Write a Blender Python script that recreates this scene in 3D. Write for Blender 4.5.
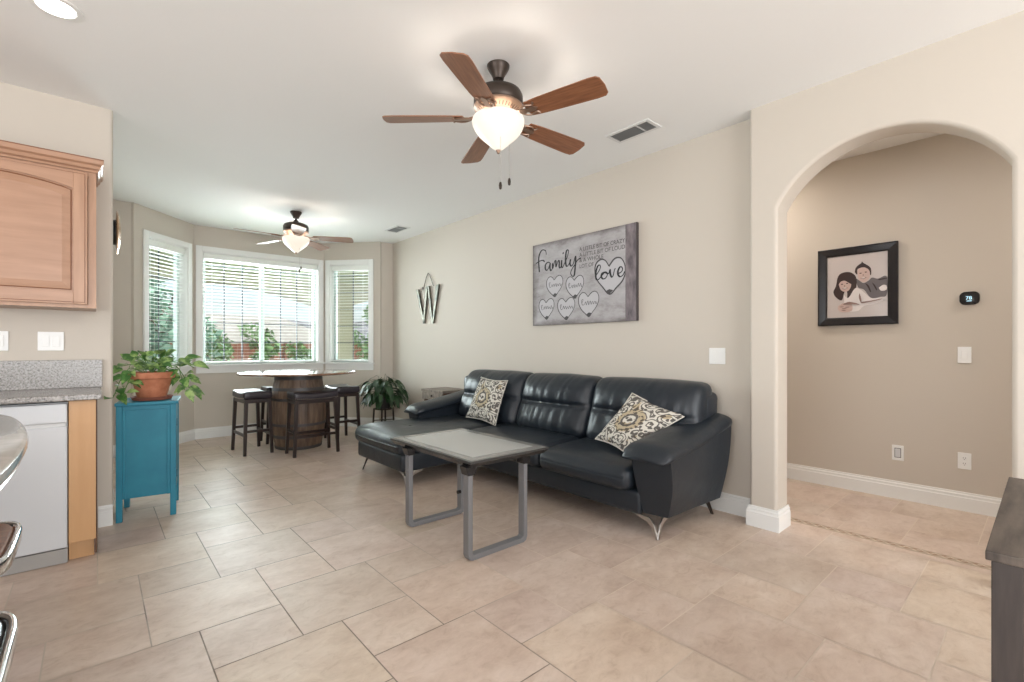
import bpy, bmesh, math, random
from math import sin, cos, pi, radians as R, hypot, atan2
from mathutils import Vector, Matrix, noise
random.seed(7)
scn = bpy.context.scene
for o in list(bpy.data.objects): bpy.data.objects.remove(o)
C = scn.collection
H = 2.742            # ceiling height
# ---------------------------------------------------------------- camera, light, exposure
cam = bpy.data.cameras.new('camera'); co = bpy.data.objects.new('camera', cam); C.objects.link(co)
co.location = (0, 0, 1.168); co.rotation_euler = (R(90), 0, R(-41.3605))
cam.sensor_width = 36; cam.lens = 473.65 / 1024 * 36; cam.shift_y = 7 / 1024; cam.clip_start = .05; cam.clip_end = 500
scn.camera = co
vs = scn.view_settings; vs.view_transform = 'Standard'; vs.look = 'None'; vs.gamma = 1; vs.use_curve_mapping = False; vs.exposure = 0.50
w = bpy.data.worlds.new('World'); scn.world = w; w.use_nodes = True
nt = w.node_tree; bg = nt.nodes['Background']
sky = nt.nodes.new('ShaderNodeTexSky'); sky.sky_type = 'NISHITA'; sky.sun_disc = False
sky.sun_elevation = R(50); sky.sun_rotation = R(150); sky.air_density = 1.0; sky.dust_density = 3.0
mx = nt.nodes.new('ShaderNodeMix'); mx.data_type = 'RGBA'; mx.inputs[0].default_value = .55
mx.inputs[7].default_value = (4.2, 4.1, 4.3, 1)
nt.links.new(sky.outputs[0], mx.inputs[6]); nt.links.new(mx.outputs[2], bg.inputs[0]); bg.inputs[1].default_value = .165
def lamp(name, kind, loc, power, col=(1, 1, 1), rot=(0, 0, 0), size=None, sizey=None, radius=None, angle=None):
    l = bpy.data.lights.new(name, kind); l.energy = power; l.color = col
    if kind == 'AREA':
        l.shape = 'RECTANGLE'; l.size = size; l.size_y = sizey or size
    if radius is not None: l.shadow_soft_size = radius
    if angle is not None: l.angle = angle
    o = bpy.data.objects.new(name, l); o.location = loc; o.rotation_euler = rot; C.objects.link(o); return o
lamp('sun', 'SUN', (0, 0, 20), 2.3, (1, .95, .88), (R(40), 0, R(28)), angle=R(.6))
# unseen area fills added behind and left of the camera, then daylight outside the bay
lamp('back_fill', 'AREA', (.6, -3.93, 1.25), 165, (.93, .965, 1), (R(106), 0, 0), 4.4, 2.1)  # added fill at an assumed door opening
lamp('left_fill', 'AREA', (-3.72, .2, 1.55), 98, (.95, .975, 1), (R(104), 0, R(-90)), 4.2, 1.7)  # added fill at an assumed window opening
lamp('daylight_bay_centre', 'AREA', (1.77, 8.35, 1.75), 195, (.92, .96, 1), (R(101), 0, R(180)), 1.9, 1.4)
lamp('daylight_bay_left', 'AREA', (-.15, 7.75, 1.7), 50, (.92, .96, 1), (R(100), 0, R(223.4)), .9, 1.4)
lamp('daylight_bay_right', 'AREA', (3.66, 7.6, 1.7), 36, (.92, .96, 1), (R(100), 0, R(139.3)), .8, 1.4)
lamp('hall_fill', 'AREA', (4.1, 1.9, 2.72), 10, (1, .90, .80), (0, 0, 0), .35)  # fill added to brighten the hall, without a fitting
lamp('hall_fill_front', 'AREA', (4.1, -.9, 2.72), 15, (1, .93, .86), (0, 0, 0), .35)  # second added hall fill, also without a fitting

# ---------------------------------------------------------------- materials
M = {}
def mat(name, col, rough=.5, metal=0, spec=None, emit=None, es=0, coat=0):
    m = bpy.data.materials.new(name); m.use_nodes = True; b = m.node_tree.nodes['Principled BSDF']
    b.inputs['Base Color'].default_value = (*col, 1); b.inputs['Roughness'].default_value = rough; b.inputs['Metallic'].default_value = metal
    if spec is not None: b.inputs['Specular IOR Level'].default_value = spec
    if emit: b.inputs['Emission Color'].default_value = (*emit, 1); b.inputs['Emission Strength'].default_value = es
    if coat: b.inputs['Coat Weight'].default_value = coat
    M[name] = m; return m
def nz(m, scale=8, detail=4, stretch=(1, 1, 1), rough=.6):
    n = m.node_tree; tc = n.nodes.new('ShaderNodeTexCoord'); mp = n.nodes.new('ShaderNodeMapping'); mp.inputs['Scale'].default_value = stretch
    t = n.nodes.new('ShaderNodeTexNoise'); t.inputs['Scale'].default_value = scale; t.inputs['Detail'].default_value = detail; t.inputs['Roughness'].default_value = rough
    n.links.new(tc.outputs['Object'], mp.inputs[0]); n.links.new(mp.outputs[0], t.inputs[0]); return t
def ramp(m, fac, stops):
    n = m.node_tree; r = n.nodes.new('ShaderNodeValToRGB'); e = r.color_ramp.elements
    while len(e) < len(stops): e.new(.5)
    for i, (p, c) in enumerate(stops): e[i].position = p; e[i].color = (*c, 1)
    n.links.new(fac, r.inputs[0]); return r
def bump(m, h, s=.2, d=.01):
    n = m.node_tree; b = n.nodes.new('ShaderNodeBump'); b.inputs['Strength'].default_value = s; b.inputs['Distance'].default_value = d
    n.links.new(h, b.inputs['Height']); n.links.new(b.outputs[0], n.nodes['Principled BSDF'].inputs['Normal'])
def setcol(m, sock): m.node_tree.links.new(sock, m.node_tree.nodes['Principled BSDF'].inputs['Base Color'])
def noisy(name, c1, c2, rough=.5, scale=8, stretch=(1, 1, 1), b=0, lo=.35, hi=.65, detail=4, metal=0, bd=.01, coat=0):
    m = mat(name, c1, rough, metal, coat=coat); t = nz(m, scale, detail, stretch); r = ramp(m, t.outputs[0], [(lo, c1), (hi, c2)]); setcol(m, r.outputs[0])
    if b: bump(m, t.outputs[0], b, bd)
    return m
m = mat('wall_paint', (.605, .55, .48), .75); t = nz(m, 90, 3); bump(m, t.outputs[0], .12, .004)
m = mat('ceiling_paint', (.88, .88, .87), .9); t = nz(m, 60, 3); bump(m, t.outputs[0], .12, .004)
mat('trim_white', (.84, .84, .82), .4)
mat('vinyl_white', (.52, .60, .58), .4)
mat('plastic_white', (.85, .85, .83), .3)
mat('slat_white', (.86, .88, .84), .5)
mat('muntin_dark', (.05, .06, .08), .4)  # backlit darkness of the muntins put into the colour; also the house windows
mat('black_plastic', (.012, .012, .014), .25)
mat('socket_dark', (.05, .05, .05), .5)
# glass
mat('rim_grey', (.05, .048, .046), .35)
m = bpy.data.materials.new('window_glass'); m.use_nodes = True; M['window_glass'] = m; n = m.node_tree; n.nodes.remove(n.nodes['Principled BSDF'])
tr = n.nodes.new('ShaderNodeBsdfTransparent'); gl = n.nodes.new('ShaderNodeBsdfGlossy'); gl.inputs['Roughness'].default_value = .02
tr.inputs[0].default_value = (.93, .97, .96, 1)
fr = n.nodes.new('ShaderNodeFresnel'); fr.inputs[0].default_value = 1.35; ms = n.nodes.new('ShaderNodeMixShader')
ge = n.nodes.new('ShaderNodeNewGeometry'); iv = n.nodes.new('ShaderNodeMath'); iv.operation = 'SUBTRACT'; iv.inputs[0].default_value = 1; n.links.new(ge.outputs['Backfacing'], iv.inputs[1])
mu = n.nodes.new('ShaderNodeMath'); mu.operation = 'MULTIPLY'; n.links.new(fr.outputs[0], mu.inputs[0]); n.links.new(iv.outputs[0], mu.inputs[1])
n.links.new(mu.outputs[0], ms.inputs[0]); n.links.new(tr.outputs[0], ms.inputs[1]); n.links.new(gl.outputs[0], ms.inputs[2]); n.links.new(ms.outputs[0], n.nodes['Material Output'].inputs[0])
# tile : per tile tone stored as attribute, mottled by noise
m = mat('floor_tile', (.5, .4, .3), .42); n = m.node_tree
at = n.nodes.new('ShaderNodeAttribute'); at.attribute_name = 'tone'
t = nz(m, 3.2, 8, (1, 1.6, 1), .68); r = ramp(m, t.outputs[0], [(.28, (.54, .415, .335)), (.5, (.65, .53, .445)), (.72, (.73, .62, .54))])
t2 = nz(m, 11, 8, (1, 1.5, 1), .75); t2.inputs['Distortion'].default_value = 1.2; r2 = ramp(m, t2.outputs[0], [(.34, (.87, .83, .79)), (.46, (.98, .97, .96)), (.62, (1.04, 1.04, 1.04))])
vo_ = n.nodes.new('ShaderNodeVectorMath'); vo_.operation = 'SCALE'; vo_.inputs['Scale'].default_value = 90; n.links.new(at.outputs['Vector'], vo_.inputs[0])
for tt in (t, t2):      # every tile gets its own piece of the mottling
    src = tt.inputs[0].links[0].from_socket; va = n.nodes.new('ShaderNodeVectorMath'); va.operation = 'ADD'; n.links.new(src, va.inputs[0]); n.links.new(vo_.outputs[0], va.inputs[1]); n.links.new(va.outputs[0], tt.inputs[0])
mm = n.nodes.new('ShaderNodeMix'); mm.data_type = 'RGBA'; mm.blend_type = 'MULTIPLY'; mm.inputs[0].default_value = 1
n.links.new(r.outputs[0], mm.inputs[6]); n.links.new(at.outputs['Color'], mm.inputs[7])
m3 = n.nodes.new('ShaderNodeMix'); m3.data_type = 'RGBA'; m3.blend_type = 'MULTIPLY'; m3.inputs[0].default_value = 1
n.links.new(mm.outputs[2], m3.inputs[6]); n.links.new(r2.outputs[0], m3.inputs[7]); setcol(m, m3.outputs[2])
bump(m, t.outputs[0], .10, .01)
m = mat('grout', (.4, .35, .3), .8); n = m.node_tree; tc = n.nodes.new('ShaderNodeTexCoord'); sp = n.nodes.new('ShaderNodeSeparateXYZ'); n.links.new(tc.outputs['Object'], sp.inputs[0])
t = nz(m, 1.1, 4); ma = n.nodes.new('ShaderNodeMath'); ma.operation = 'MULTIPLY_ADD'; ma.inputs[1].default_value = 1.6; n.links.new(t.outputs[0], ma.inputs[0]); n.links.new(sp.outputs[0], ma.inputs[2])
mr = n.nodes.new('ShaderNodeMapRange'); mr.inputs[1].default_value = -.2; mr.inputs[2].default_value = 2.6; n.links.new(ma.outputs[0], mr.inputs[0])
r = ramp(m, mr.outputs[0], [(0, (.55, .47, .39)), (.38, (.62, .54, .45)), (.47, (.25, .205, .17)), (.72, (.27, .225, .185)), (.84, (.50, .42, .35)), (1, (.74, .64, .54))]); setcol(m, r.outputs[0])   # soiled grout on the walked side, paler by the wall
noisy('mosaic_tan', (.50, .40, .31), (.58, .47, .37), .6, 30)
noisy('mosaic_brown', (.36, .23, .155), (.46, .31, .22), .5, 40)
noisy('mosaic_cream', (.66, .54, .42), (.74, .64, .52), .5, 40)
# woods
def wood(name, c1, c2, rough=.4, sc=3, stretch=(1, 12, 12), b=.05, coat=0): return noisy(name, c1, c2, rough, sc, stretch, b, .3, .7, 6, bd=.003, coat=coat)
wood('maple_v', (.40, .225, .14), (.49, .29, .185), .35, 3, (9, 9, .8))
wood('maple_h', (.385, .215, .135), (.47, .275, .18), .35, 3, (.8, 9, 9))
mat('maple_glaze', (.23, .10, .05), .4)
wood('maple_side', (.54, .30, .13), (.60, .345, .165), .4, 3, (5, 5, .5))
mat('maple_edge', (.10, .045, .02), .5)
wood('espresso', (.018, .010, .009), (.035, .018, .014), .3, 4, (8, 8, 1))
wood('fan_blade', (.18, .068, .030), (.34, .15, .075), .35, 5, (1.0, 14, 1), .02)
wood('barrel_oak', (.075, .045, .03), (.27, .18, .125), .5, 3, (6, 6, .7), .2)
wood('table_slab', (.17, .09, .055), (.30, .17, .11), .16, 3, (7, 1, 1), .03, coat=.6)
wood('rustic_grey', (.14, .115, .095), (.36, .31, .26), .75, 7, (1, 6, 3), .4)
wood('rustic_brown', (.10, .05, .03), (.18, .095, .06), .6, 5, (6, 1, 3), .3)
wood('console_top', (.028, .020, .016), (.125, .098, .078), .5, 4, (1.5, 9, 2), .25)
wood('console_dark', (.022, .017, .016), (.055, .043, .038), .5, 4, (8, 8, 1), .25)
# metals
mat('chrome', (.75, .75, .76), .12, 1); mat('satin_steel', (.52, .50, .48), .28, 1)
mat('table_grey', (.24, .245, .26), .38, .35)
mat('bronze', (.06, .045, .037), .4, .7); mat('bronze_light', (.30, .20, .145), .35, .6); mat('iron_hoop', (.12, .115, .115), .5, .7)
noisy('art_metal', (.055, .06, .05), (.17, .16, .12), .4, 14, metal=.6)
# leather
m = mat('leather', (.015, .021, .029), .36); t = nz(m, 9, 3, (1, 1, 1), .5); v = m.node_tree.nodes.new('ShaderNodeTexVoronoi'); v.inputs['Scale'].default_value = 260
ad = m.node_tree.nodes.new('ShaderNodeMath'); ad.operation = 'MULTIPLY_ADD'; ad.inputs[1].default_value = .06
m.node_tree.links.new(v.outputs[0], ad.inputs[0]); m.node_tree.links.new(t.outputs[0], ad.inputs[2]); bump(m, ad.outputs[0], .22, .02)
m = mat('leather_crease', (.015, .021, .029), .33)
wv = m.node_tree.nodes.new('ShaderNodeTexNoise'); tc = m.node_tree.nodes.new('ShaderNodeTexCoord'); mp = m.node_tree.nodes.new('ShaderNodeMapping'); mp.inputs['Scale'].default_value = (1, 14, 2.0)
wv.inputs['Scale'].default_value = 1.4; wv.inputs['Detail'].default_value = 2.5
m.node_tree.links.new(tc.outputs['Object'], mp.inputs[0]); m.node_tree.links.new(mp.outputs[0], wv.inputs[0]); bump(m, wv.outputs[0], .55, .03)
mat('seam_dark', (.004, .005, .006), .6)
mat('vinyl_seat', (.030, .024, .03), .28)
mat('nailhead', (.45, .40, .34), .3, 1)
# appliances / stone
mat('appliance_white', (.62, .63, .645), .3); mat('appliance_kick', (.36, .345, .325), .5)
m = mat('granite', (.5, .5, .5), .22); t = nz(m, 95, 3, (1, 1, 1), .8); r = ramp(m, t.outputs[0], [(.34, (.035, .03, .03)), (.43, (.22, .20, .185)), (.54, (.32, .30, .28)), (.66, (.48, .46, .43))]); r.color_ramp.interpolation = 'LINEAR'; setcol(m, r.outputs[0])
noisy('island_stone', (.40, .385, .36), (.54, .52, .49), .12, 7, (1, 1, 1), 0)
# blue cabinet, terracotta, plants
noisy('teal_paint', (.012, .19, .285), (.018, .23, .33), .5, 5)
mat('teal_dark', (.008, .10, .14), .4)
noisy('terracotta', (.36, .125, .06), (.46, .18, .095), .75, 20); mat('terracotta_dark', (.24, .08, .05), .7)
mat('soil', (.02, .014, .01), .9)
m = noisy('pothos_leaf', (.05, .15, .03), (.34, .48, .16), .32, 14, (1, 1, 1), 0, .45, .60)
m = noisy('lily_leaf', (.006, .028, .008), (.022, .075, .02), .28, 7)
mat('stem_green', (.12, .25, .06), .5); mat('stem_dark', (.05, .08, .03), .6)
mat('pot_dark', (.03, .028, .03), .4)
# lamp glass
m = mat('lamp_glass', (.42, .40, .37), .3, emit=(1, .88, .74), es=.56)
m = mat('can_light', (1, 1, 1), .4, emit=(1, .98, .94), es=5)
mat('vent_grey', (.27, .27, .265), .6); mat('vent_white', (.74, .74, .73), .5)
# canvas
m = mat('canvas_print', (.4, .38, .38), .7); n = m.node_tree; t = nz(m, 5, 7, (1, 1, 2.2), .7)
r = ramp(m, t.outputs[0], [(.3, (.27, .245, .245)), (.5, (.40, .38, .385)), (.72, (.48, .46, .47))])
tc = n.nodes.new('ShaderNodeTexCoord'); sx = n.nodes.new('ShaderNodeSeparateXYZ'); n.links.new(tc.outputs['Generated'], sx.inputs[0])
def mth(op, a, b=None, n=n):
    q = n.nodes.new('ShaderNodeMath'); q.operation = op
    for i, v in enumerate((a, b)):
        if v is None: continue
        if isinstance(v, (int, float)): q.inputs[i].default_value = v
        else: n.links.new(v, q.inputs[i])
    return q.outputs[0]
ey = mth('MULTIPLY', mth('SUBTRACT', 1, sx.outputs[0]), sx.outputs[0]); ez = mth('MULTIPLY', mth('SUBTRACT', 1, sx.outputs[2]), sx.outputs[2])
e2 = mth('ADD', mth('MULTIPLY', mth('MINIMUM', ey, ez), 5), mth('MULTIPLY', t.outputs[0], .35))
r3 = ramp(m, e2, [(.15, (.40, .36, .34)), (.50, (1, 1, 1))])
mm = n.nodes.new('ShaderNodeMix'); mm.data_type = 'RGBA'; mm.blend_type = 'MULTIPLY'; mm.inputs[0].default_value = 1
n.links.new(r.outputs[0], mm.inputs[6]); n.links.new(r3.outputs[0], mm.inputs[7]); setcol(m, mm.outputs[2])
noisy('canvas_strip', (.11, .09, .10), (.26, .22, .23), .7, 18, (1, 1, .4)); mat('canvas_edge', (.06, .05, .05), .7)
mat('ink_black', (.015, .015, .017), .6); mat('ink_grey', (.06, .055, .055), .6); mat('heart_light', (.50, .485, .50), .7)
# portrait
mat('frame_black', (.012, .012, .016), .22); mat('photo_paper', (.58, .53, .52), .2)
mat('sepia_hair', (.030, .012, .011), .4); mat('sepia_skin', (.58, .43, .39), .4); mat('sepia_white', (.74, .69, .68), .4); mat('sepia_grey', (.13, .11, .115), .4); mat('sepia_mid', (.24, .15, .13), .4)
mat('screen_glow', (.1, .3, .4), .4, emit=(.55, .85, 1), es=.9)
# outdoor
noisy('fence_wood', (.20, .075, .045), (.30, .13, .08), .8, 4, (4, 4, .5))
noisy('stucco_olive', (.36, .36, .28), (.40, .40, .31), .9, 30); noisy('stucco_beam', (.48, .46, .36), (.53, .51, .40), .9, 30)
noisy('soffit_paint', (.40, .43, .28), (.45, .48, .32), .9, 10)
noisy('patio_concrete', (.42, .40, .37), (.5, .48, .45), .9, 5); noisy('yard_dirt', (.36, .33, .25), (.46, .42, .33), .95, 1.5)
noisy('hill_scrub', (.13, .14, .12), (.40, .38, .42), .95, .5, (1, 1, 1), 0, .42, .58, 8)
noisy('roof_tile', (.38, .35, .31), (.46, .43, .39), .8, 3); mat('house_stucco', (.62, .56, .46), .9)
noisy('tree_leaf', (.10, .22, .07), (.26, .42, .17), .6, 3); noisy('tree_leaf_cool', (.16, .34, .24), (.42, .62, .50), .6, 3); mat('bark', (.14, .10, .07), .9)
mat('clock_gold', (.48, .30, .17), .25, .7)
mat('bottle_glass', (.25, .3, .28), .15)
# cushion print: paisley like rings and blots over cream
def damask():
    m = mat('damask_fabric', (.6, .56, .48), .85); n = m.node_tree
    tc = n.nodes.new('ShaderNodeTexCoord'); uv = tc.outputs['UV']
    def mpn(s): q = n.nodes.new('ShaderNodeMapping'); q.inputs['Scale'].default_value = (s, s, s); n.links.new(uv, q.inputs[0]); return q.outputs[0]
    ns = n.nodes.new('ShaderNodeTexNoise'); ns.inputs['Scale'].default_value = 9; ns.inputs['Detail'].default_value = 1.5; n.links.new(uv, ns.inputs[0])
    ad = n.nodes.new('ShaderNodeMix'); ad.data_type = 'RGBA'; ad.inputs[0].default_value = .055; n.links.new(uv, ad.inputs[6]); n.links.new(ns.outputs[1], ad.inputs[7])
    # medallion rings round the centre
    vm = n.nodes.new('ShaderNodeVectorMath'); vm.operation = 'DISTANCE'; vm.inputs[1].default_value = (.5, .5, 0); n.links.new(ad.outputs[2], vm.inputs[0])
    d = vm.outputs['Value']
    ring = mth('SINE', mth('MULTIPLY', d, 62, n), None, n)
    ringm = mth('MULTIPLY', mth('GREATER_THAN', ring, .25, n), mth('LESS_THAN', d, .23, n), n)
    vo = n.nodes.new('ShaderNodeTexVoronoi'); vo.feature = 'F1'; vo.inputs['Scale'].default_value = 5.2; n.links.new(ad.outputs[2], vo.inputs[0])
    f1 = vo.outputs['Distance']
    paisl = mth('GREATER_THAN', mth('SINE', mth('MULTIPLY', f1, 27, n), None, n), .55, n)
    v2 = n.nodes.new('ShaderNodeTexVoronoi'); v2.inputs['Scale'].default_value = 13; n.links.new(ad.outputs[2], v2.inputs[0])
    blot = mth('LESS_THAN', v2.outputs['Distance'], .36, n)
    rim = mth('GREATER_THAN', d, .2, n)
    dark = mth('MAXIMUM', mth('MULTIPLY', mth('MAXIMUM', paisl, blot, n), rim, n), mth('MULTIPLY', mth('MAXIMUM', ringm, blot, n), mth('LESS_THAN', d, .2, n), n), n)
    gold = mth('MULTIPLY', mth('GREATER_THAN', d, .15, n), mth('LESS_THAN', d, .245, n), n)
    n3 = n.nodes.new('ShaderNodeTexNoise'); n3.inputs['Scale'].default_value = 4; n.links.new(uv, n3.inputs[0])
    gold2 = mth('MAXIMUM', gold, mth('GREATER_THAN', n3.outputs[0], .60, n), n)
    a = n.nodes.new('ShaderNodeMix'); a.data_type = 'RGBA'; n.links.new(mth('MULTIPLY', gold2, .75, n), a.inputs[0]); a.inputs[6].default_value = (.66, .63, .56, 1); a.inputs[7].default_value = (.42, .32, .17, 1)
    b = n.nodes.new('ShaderNodeMix'); b.data_type = 'RGBA'; n.links.new(mth('MULTIPLY', dark, .9, n), b.inputs[0]); n.links.new(a.outputs[2], b.inputs[6]); b.inputs[7].default_value = (.055, .045, .04, 1)
    setcol(m, b.outputs[2])
damask()

# ---------------------------------------------------------------- mesh helpers
def V(*a): return Vector(a)
HW = H + .06
def link(name, bm, m, parent=None, smooth=False, loc=None, bev=0, seg=2, attr=None):
    me = bpy.data.meshes.new(name); bmesh.ops.recalc_face_normals(bm, faces=bm.faces[:]); bm.to_mesh(me); bm.free()
    o = bpy.data.objects.new(name, me); C.objects.link(o)
    for x in (m if isinstance(m, (list, tuple)) else [m]): me.materials.append(M[x])
    if smooth:
        for p in me.polygons: p.use_smooth = True
        if smooth != 2: 
            try: me.set_sharp_from_angle(angle=R(40))
            except Exception: pass
    if parent: o.parent = parent
    if loc: o.location = loc
    if bev:
        b = o.modifiers.new('bevel', 'BEVEL'); b.width = bev; b.segments = seg; b.limit_method = 'ANGLE'; b.angle_limit = R(35)
    return o
def box(bm, a, b, mi=0):
    x0, y0, z0 = a; x1, y1, z1 = b
    v = [bm.verts.new(p) for p in ((x0, y0, z0), (x1, y0, z0), (x1, y1, z0), (x0, y1, z0), (x0, y0, z1), (x1, y0, z1), (x1, y1, z1), (x0, y1, z1))]
    for f in ((0, 3, 2, 1), (4, 5, 6, 7), (0, 1, 5, 4), (1, 2, 6, 5), (2, 3, 7, 6), (3, 0, 4, 7)):
        g = bm.faces.new([v[i] for i in f]); g.material_index = mi
    return v
def BM(*boxes):
    bm = bmesh.new()
    for a, b in boxes: box(bm, a, b)
    return bm
def prism(bm, pts, fa, fb, mi=0):
    """polygon pts mapped by fa and fb to two 3d loops"""
    A = [bm.verts.new(fa(*p)) for p in pts]; B = [bm.verts.new(fb(*p)) for p in pts]; n = len(pts)
    for f in (bm.faces.new(A), bm.faces.new(B[::-1])): f.material_index = mi
    for i in range(n): bm.faces.new((A[i], B[i], B[(i + 1) % n], A[(i + 1) % n])).material_index = mi
def loft(bm, rings, closed=True, cap=True):
    L = [[bm.verts.new(p) for p in r] for r in rings]; n = len(L[0])
    for a, b in zip(L, L[1:]):
        for i in range(n if closed else n - 1): bm.faces.new((a[i], a[(i + 1) % n], b[(i + 1) % n], b[i]))
    if cap and closed: bm.faces.new(L[0][::-1]); bm.faces.new(L[-1])
    return L
def lathe(bm, prof, c=(0, 0, 0), n=32, cap=True):
    loft(bm, [[(c[0] + r * cos(2 * pi * i / n), c[1] + r * sin(2 * pi * i / n), c[2] + z) for i in range(n)] for r, z in prof], cap=cap)
def tube(bm, pts, r, n=8, cap=True):
    pts = [Vector(p) for p in pts]; rs = r if isinstance(r, (list, tuple)) else [r] * len(pts); rings = []
    up = Vector((0, 0, 1)); t0 = (pts[1] - pts[0]).normalized()
    if abs(t0.dot(up)) > .9: up = Vector((1, 0, 0))
    for i, p in enumerate(pts):
        t = (pts[min(i + 1, len(pts) - 1)] - pts[max(i - 1, 0)]).normalized()
        s = t.cross(up)
        if s.length < 1e-4: s = t.cross(Vector((0, 1, 0)))
        s.normalize(); u = s.cross(t).normalized(); up = u
        rings.append([p + rs[i] * (cos(2 * pi * k / n) * s + sin(2 * pi * k / n) * u) for k in range(n)])
    loft(bm, rings, cap=cap)
def bar(bm, a, b, wx, wy, up=(0, 0, 1), w2=None):
    a, b = Vector(a), Vector(b); t = (b - a).normalized(); u = Vector(up)
    if abs(t.dot(u)) > .95: u = Vector((0, 1, 0))
    s = t.cross(u).normalized(); u = s.cross(t).normalized(); k = w2 or 1
    loft(bm, [[p + s * wx * q * i / 2 + u * wy * q * j / 2 for i, j in ((-1, -1), (1, -1), (1, 1), (-1, 1))] for p, q in ((a, 1), (b, k))])
def smooth_line(P, k=6):
    out = []; n = len(P)
    for i in range(n - 1):
        p0, p1, p2, p3 = (Vector(P[max(i - 1, 0)]), Vector(P[i]), Vector(P[i + 1]), Vector(P[min(i + 2, n - 1)]))
        for j in range(k):
            t = j / k; out.append(.5 * ((2 * p1) + (p2 - p0) * t + (2 * p0 - 5 * p1 + 4 * p2 - p3) * t * t + (3 * p1 - p0 - 3 * p2 + p3) * t ** 3))
    out.append(Vector(P[-1])); return out
def samples(h, r, n, m=3):
    """positions along one axis, dense near the rounded ends"""
    a = [-h + r - r * cos(i / m * pi / 2) for i in range(m)] if r > 0 else []
    mid = [-(h - r) + 2 * (h - r) * i / n for i in range(n + 1)]
    return a + mid + [-x for x in a[::-1]]
def softbox(bm, c, s, r=.04, n=(8, 8, 4), puff=(0, 0, 0), fn=None, m=3):
    """rounded, puffed box centred on c with full size s; fn deforms each point"""
    hx = [q / 2 for q in s]; r = min(r, min(hx) * .98); S = [samples(hx[i], r, n[i], m) for i in range(3)]; cache = {}
    def vert(i, j, k):
        key = (i, j, k)
        if key in cache: return cache[key]
        p = Vector((S[0][i], S[1][j], S[2][k])); q = Vector([max(-(hx[a] - r), min(hx[a] - r, p[a])) for a in range(3)]); d = p - q
        if d.length > 1e-9: p = q + d.normalized() * r
        u = [p[a] / hx[a] for a in range(3)]
        for a in range(3):
            b, e = (a + 1) % 3, (a + 2) % 3
            p[a] += puff[a] * u[a] * (1 - min(1, abs(u[b])) ** 2.2) * (1 - min(1, abs(u[e])) ** 2.2)
        P = p + Vector(c)
        if fn: P = Vector(fn(P, u))
        cache[key] = bm.verts.new(P); return cache[key]
    N = [len(x) - 1 for x in S]
    for a in range(3):
        b, e = (a + 1) % 3, (a + 2) % 3
        for side in (0, N[a]):
            for i in range(N[b]):
                for j in range(N[e]):
                    ids = []
                    for di, dj in ((0, 0), (1, 0), (1, 1), (0, 1)):
                        k = [0, 0, 0]; k[a] = side; k[b] = i + di; k[e] = j + dj; ids.append(vert(*k))
                    try: bm.faces.new(ids if side else ids[::-1])
                    except ValueError: pass
def empty(name, label, cat, loc=(0, 0, 0), rz=0, group=None):
    o = bpy.data.objects.new(name, None); C.objects.link(o); o.location = loc; o.rotation_euler = (0, 0, rz); o.empty_display_size = .1
    return tag(o, label, cat, group)
def tag(o, label=None, cat=None, group=None, kind=None):
    if label: o['label'] = label
    if cat: o['category'] = cat
    if group: o['group'] = group
    if kind: o['kind'] = kind
    return o
def struct(o): o['kind'] = 'structure'; return o
def copy_tree(o, parent=None):
    c = o.copy(); C.objects.link(c)
    if parent: c.parent = parent
    for ch in list(o.children): copy_tree(ch, c)
    return c
def textmesh(name, body, size, m, parent, mtx, extrude=.0004, width=None, shear=0):
    cu = bpy.data.curves.new(name, 'FONT'); cu.body = body; cu.size = size; cu.extrude = extrude; cu.shear = shear
    t = bpy.data.objects.new('tmp', cu); C.objects.link(t); bpy.context.view_layer.update()
    dg = bpy.context.evaluated_depsgraph_get(); me = bpy.data.meshes.new_from_object(t.evaluated_get(dg)); bpy.data.objects.remove(t)
    if width:
        xs = [v.co.x for v in me.vertices]; k = width / (max(xs) - min(xs)); me.transform(Matrix.Diagonal((k, 1, 1, 1)))
    me.transform(mtx); me.materials.clear(); me.materials.append(M[m]); o = bpy.data.objects.new(name, me); C.objects.link(o); o.parent = parent; return o

# ---------------------------------------------------------------- room shell
# floor: grout bed with large and small squares laid in pinwheel order, one mesh
def clip(poly, axis, lim, sgn):
    out = []; n = len(poly)
    for i in range(n):
        a, b = poly[i], poly[(i + 1) % n]; da, db = sgn * (lim - a[axis]), sgn * (lim - b[axis])
        if da >= 0: out.append(a)
        if da * db < 0: t = da / (da - db); out.append((a[0] + t * (b[0] - a[0]), a[1] + t * (b[1] - a[1])))
    return out
bm = bmesh.new(); U = .1567; g = .0024
box(bm, (-3.7, -3.9, -.12), (4.8, 6.6, -.0015), 1); box(bm, (.2, 6.6, -.12), (3.3, 7.34, -.0015), 1)
tones = []
def tile(x0, y0, s, tone):
    for lims in (((-3.7, 4.8), (-3.9, 6.6)), ((.30, 3.2), (6.6, 7.25))):
        P = [(x0 + g, y0 + g), (x0 + s - g, y0 + g), (x0 + s - g, y0 + s - g), (x0 + g, y0 + s - g)]
        for ax in (0, 1):
            P = clip(P, ax, lims[ax][1], 1) if P else P
            P = clip(P, ax, lims[ax][0], -1) if P else P
        if len(P) > 2:
            f = bm.faces.new([bm.verts.new((x, y, 0)) for x, y in P]); tones.append((f, tone))
for i in range(-30, 31):
    for j in range(-30, 31):
        X = .010 + U * (1 + 3 * i + 2 * j); Y = 2.006 + U * (2 - 2 * i + 3 * j)
        if -4.5 < X < 5.2 and -4.6 < Y < 7.6:
            rr = random.Random(i * 97 + j * 13)
            def tn(): q = rr.uniform(.93, 1.04); return (q, q * rr.uniform(.98, 1.01), q * rr.uniform(.96, 1.02), 1)
            tile(X, Y, 3 * U, tn()); tile(X + U, Y - 2 * U, 2 * U, tn())
lay = bm.loops.layers.float_color.new('tone')
for f, c in tones:
    for l in f.loops: l[lay] = c
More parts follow.
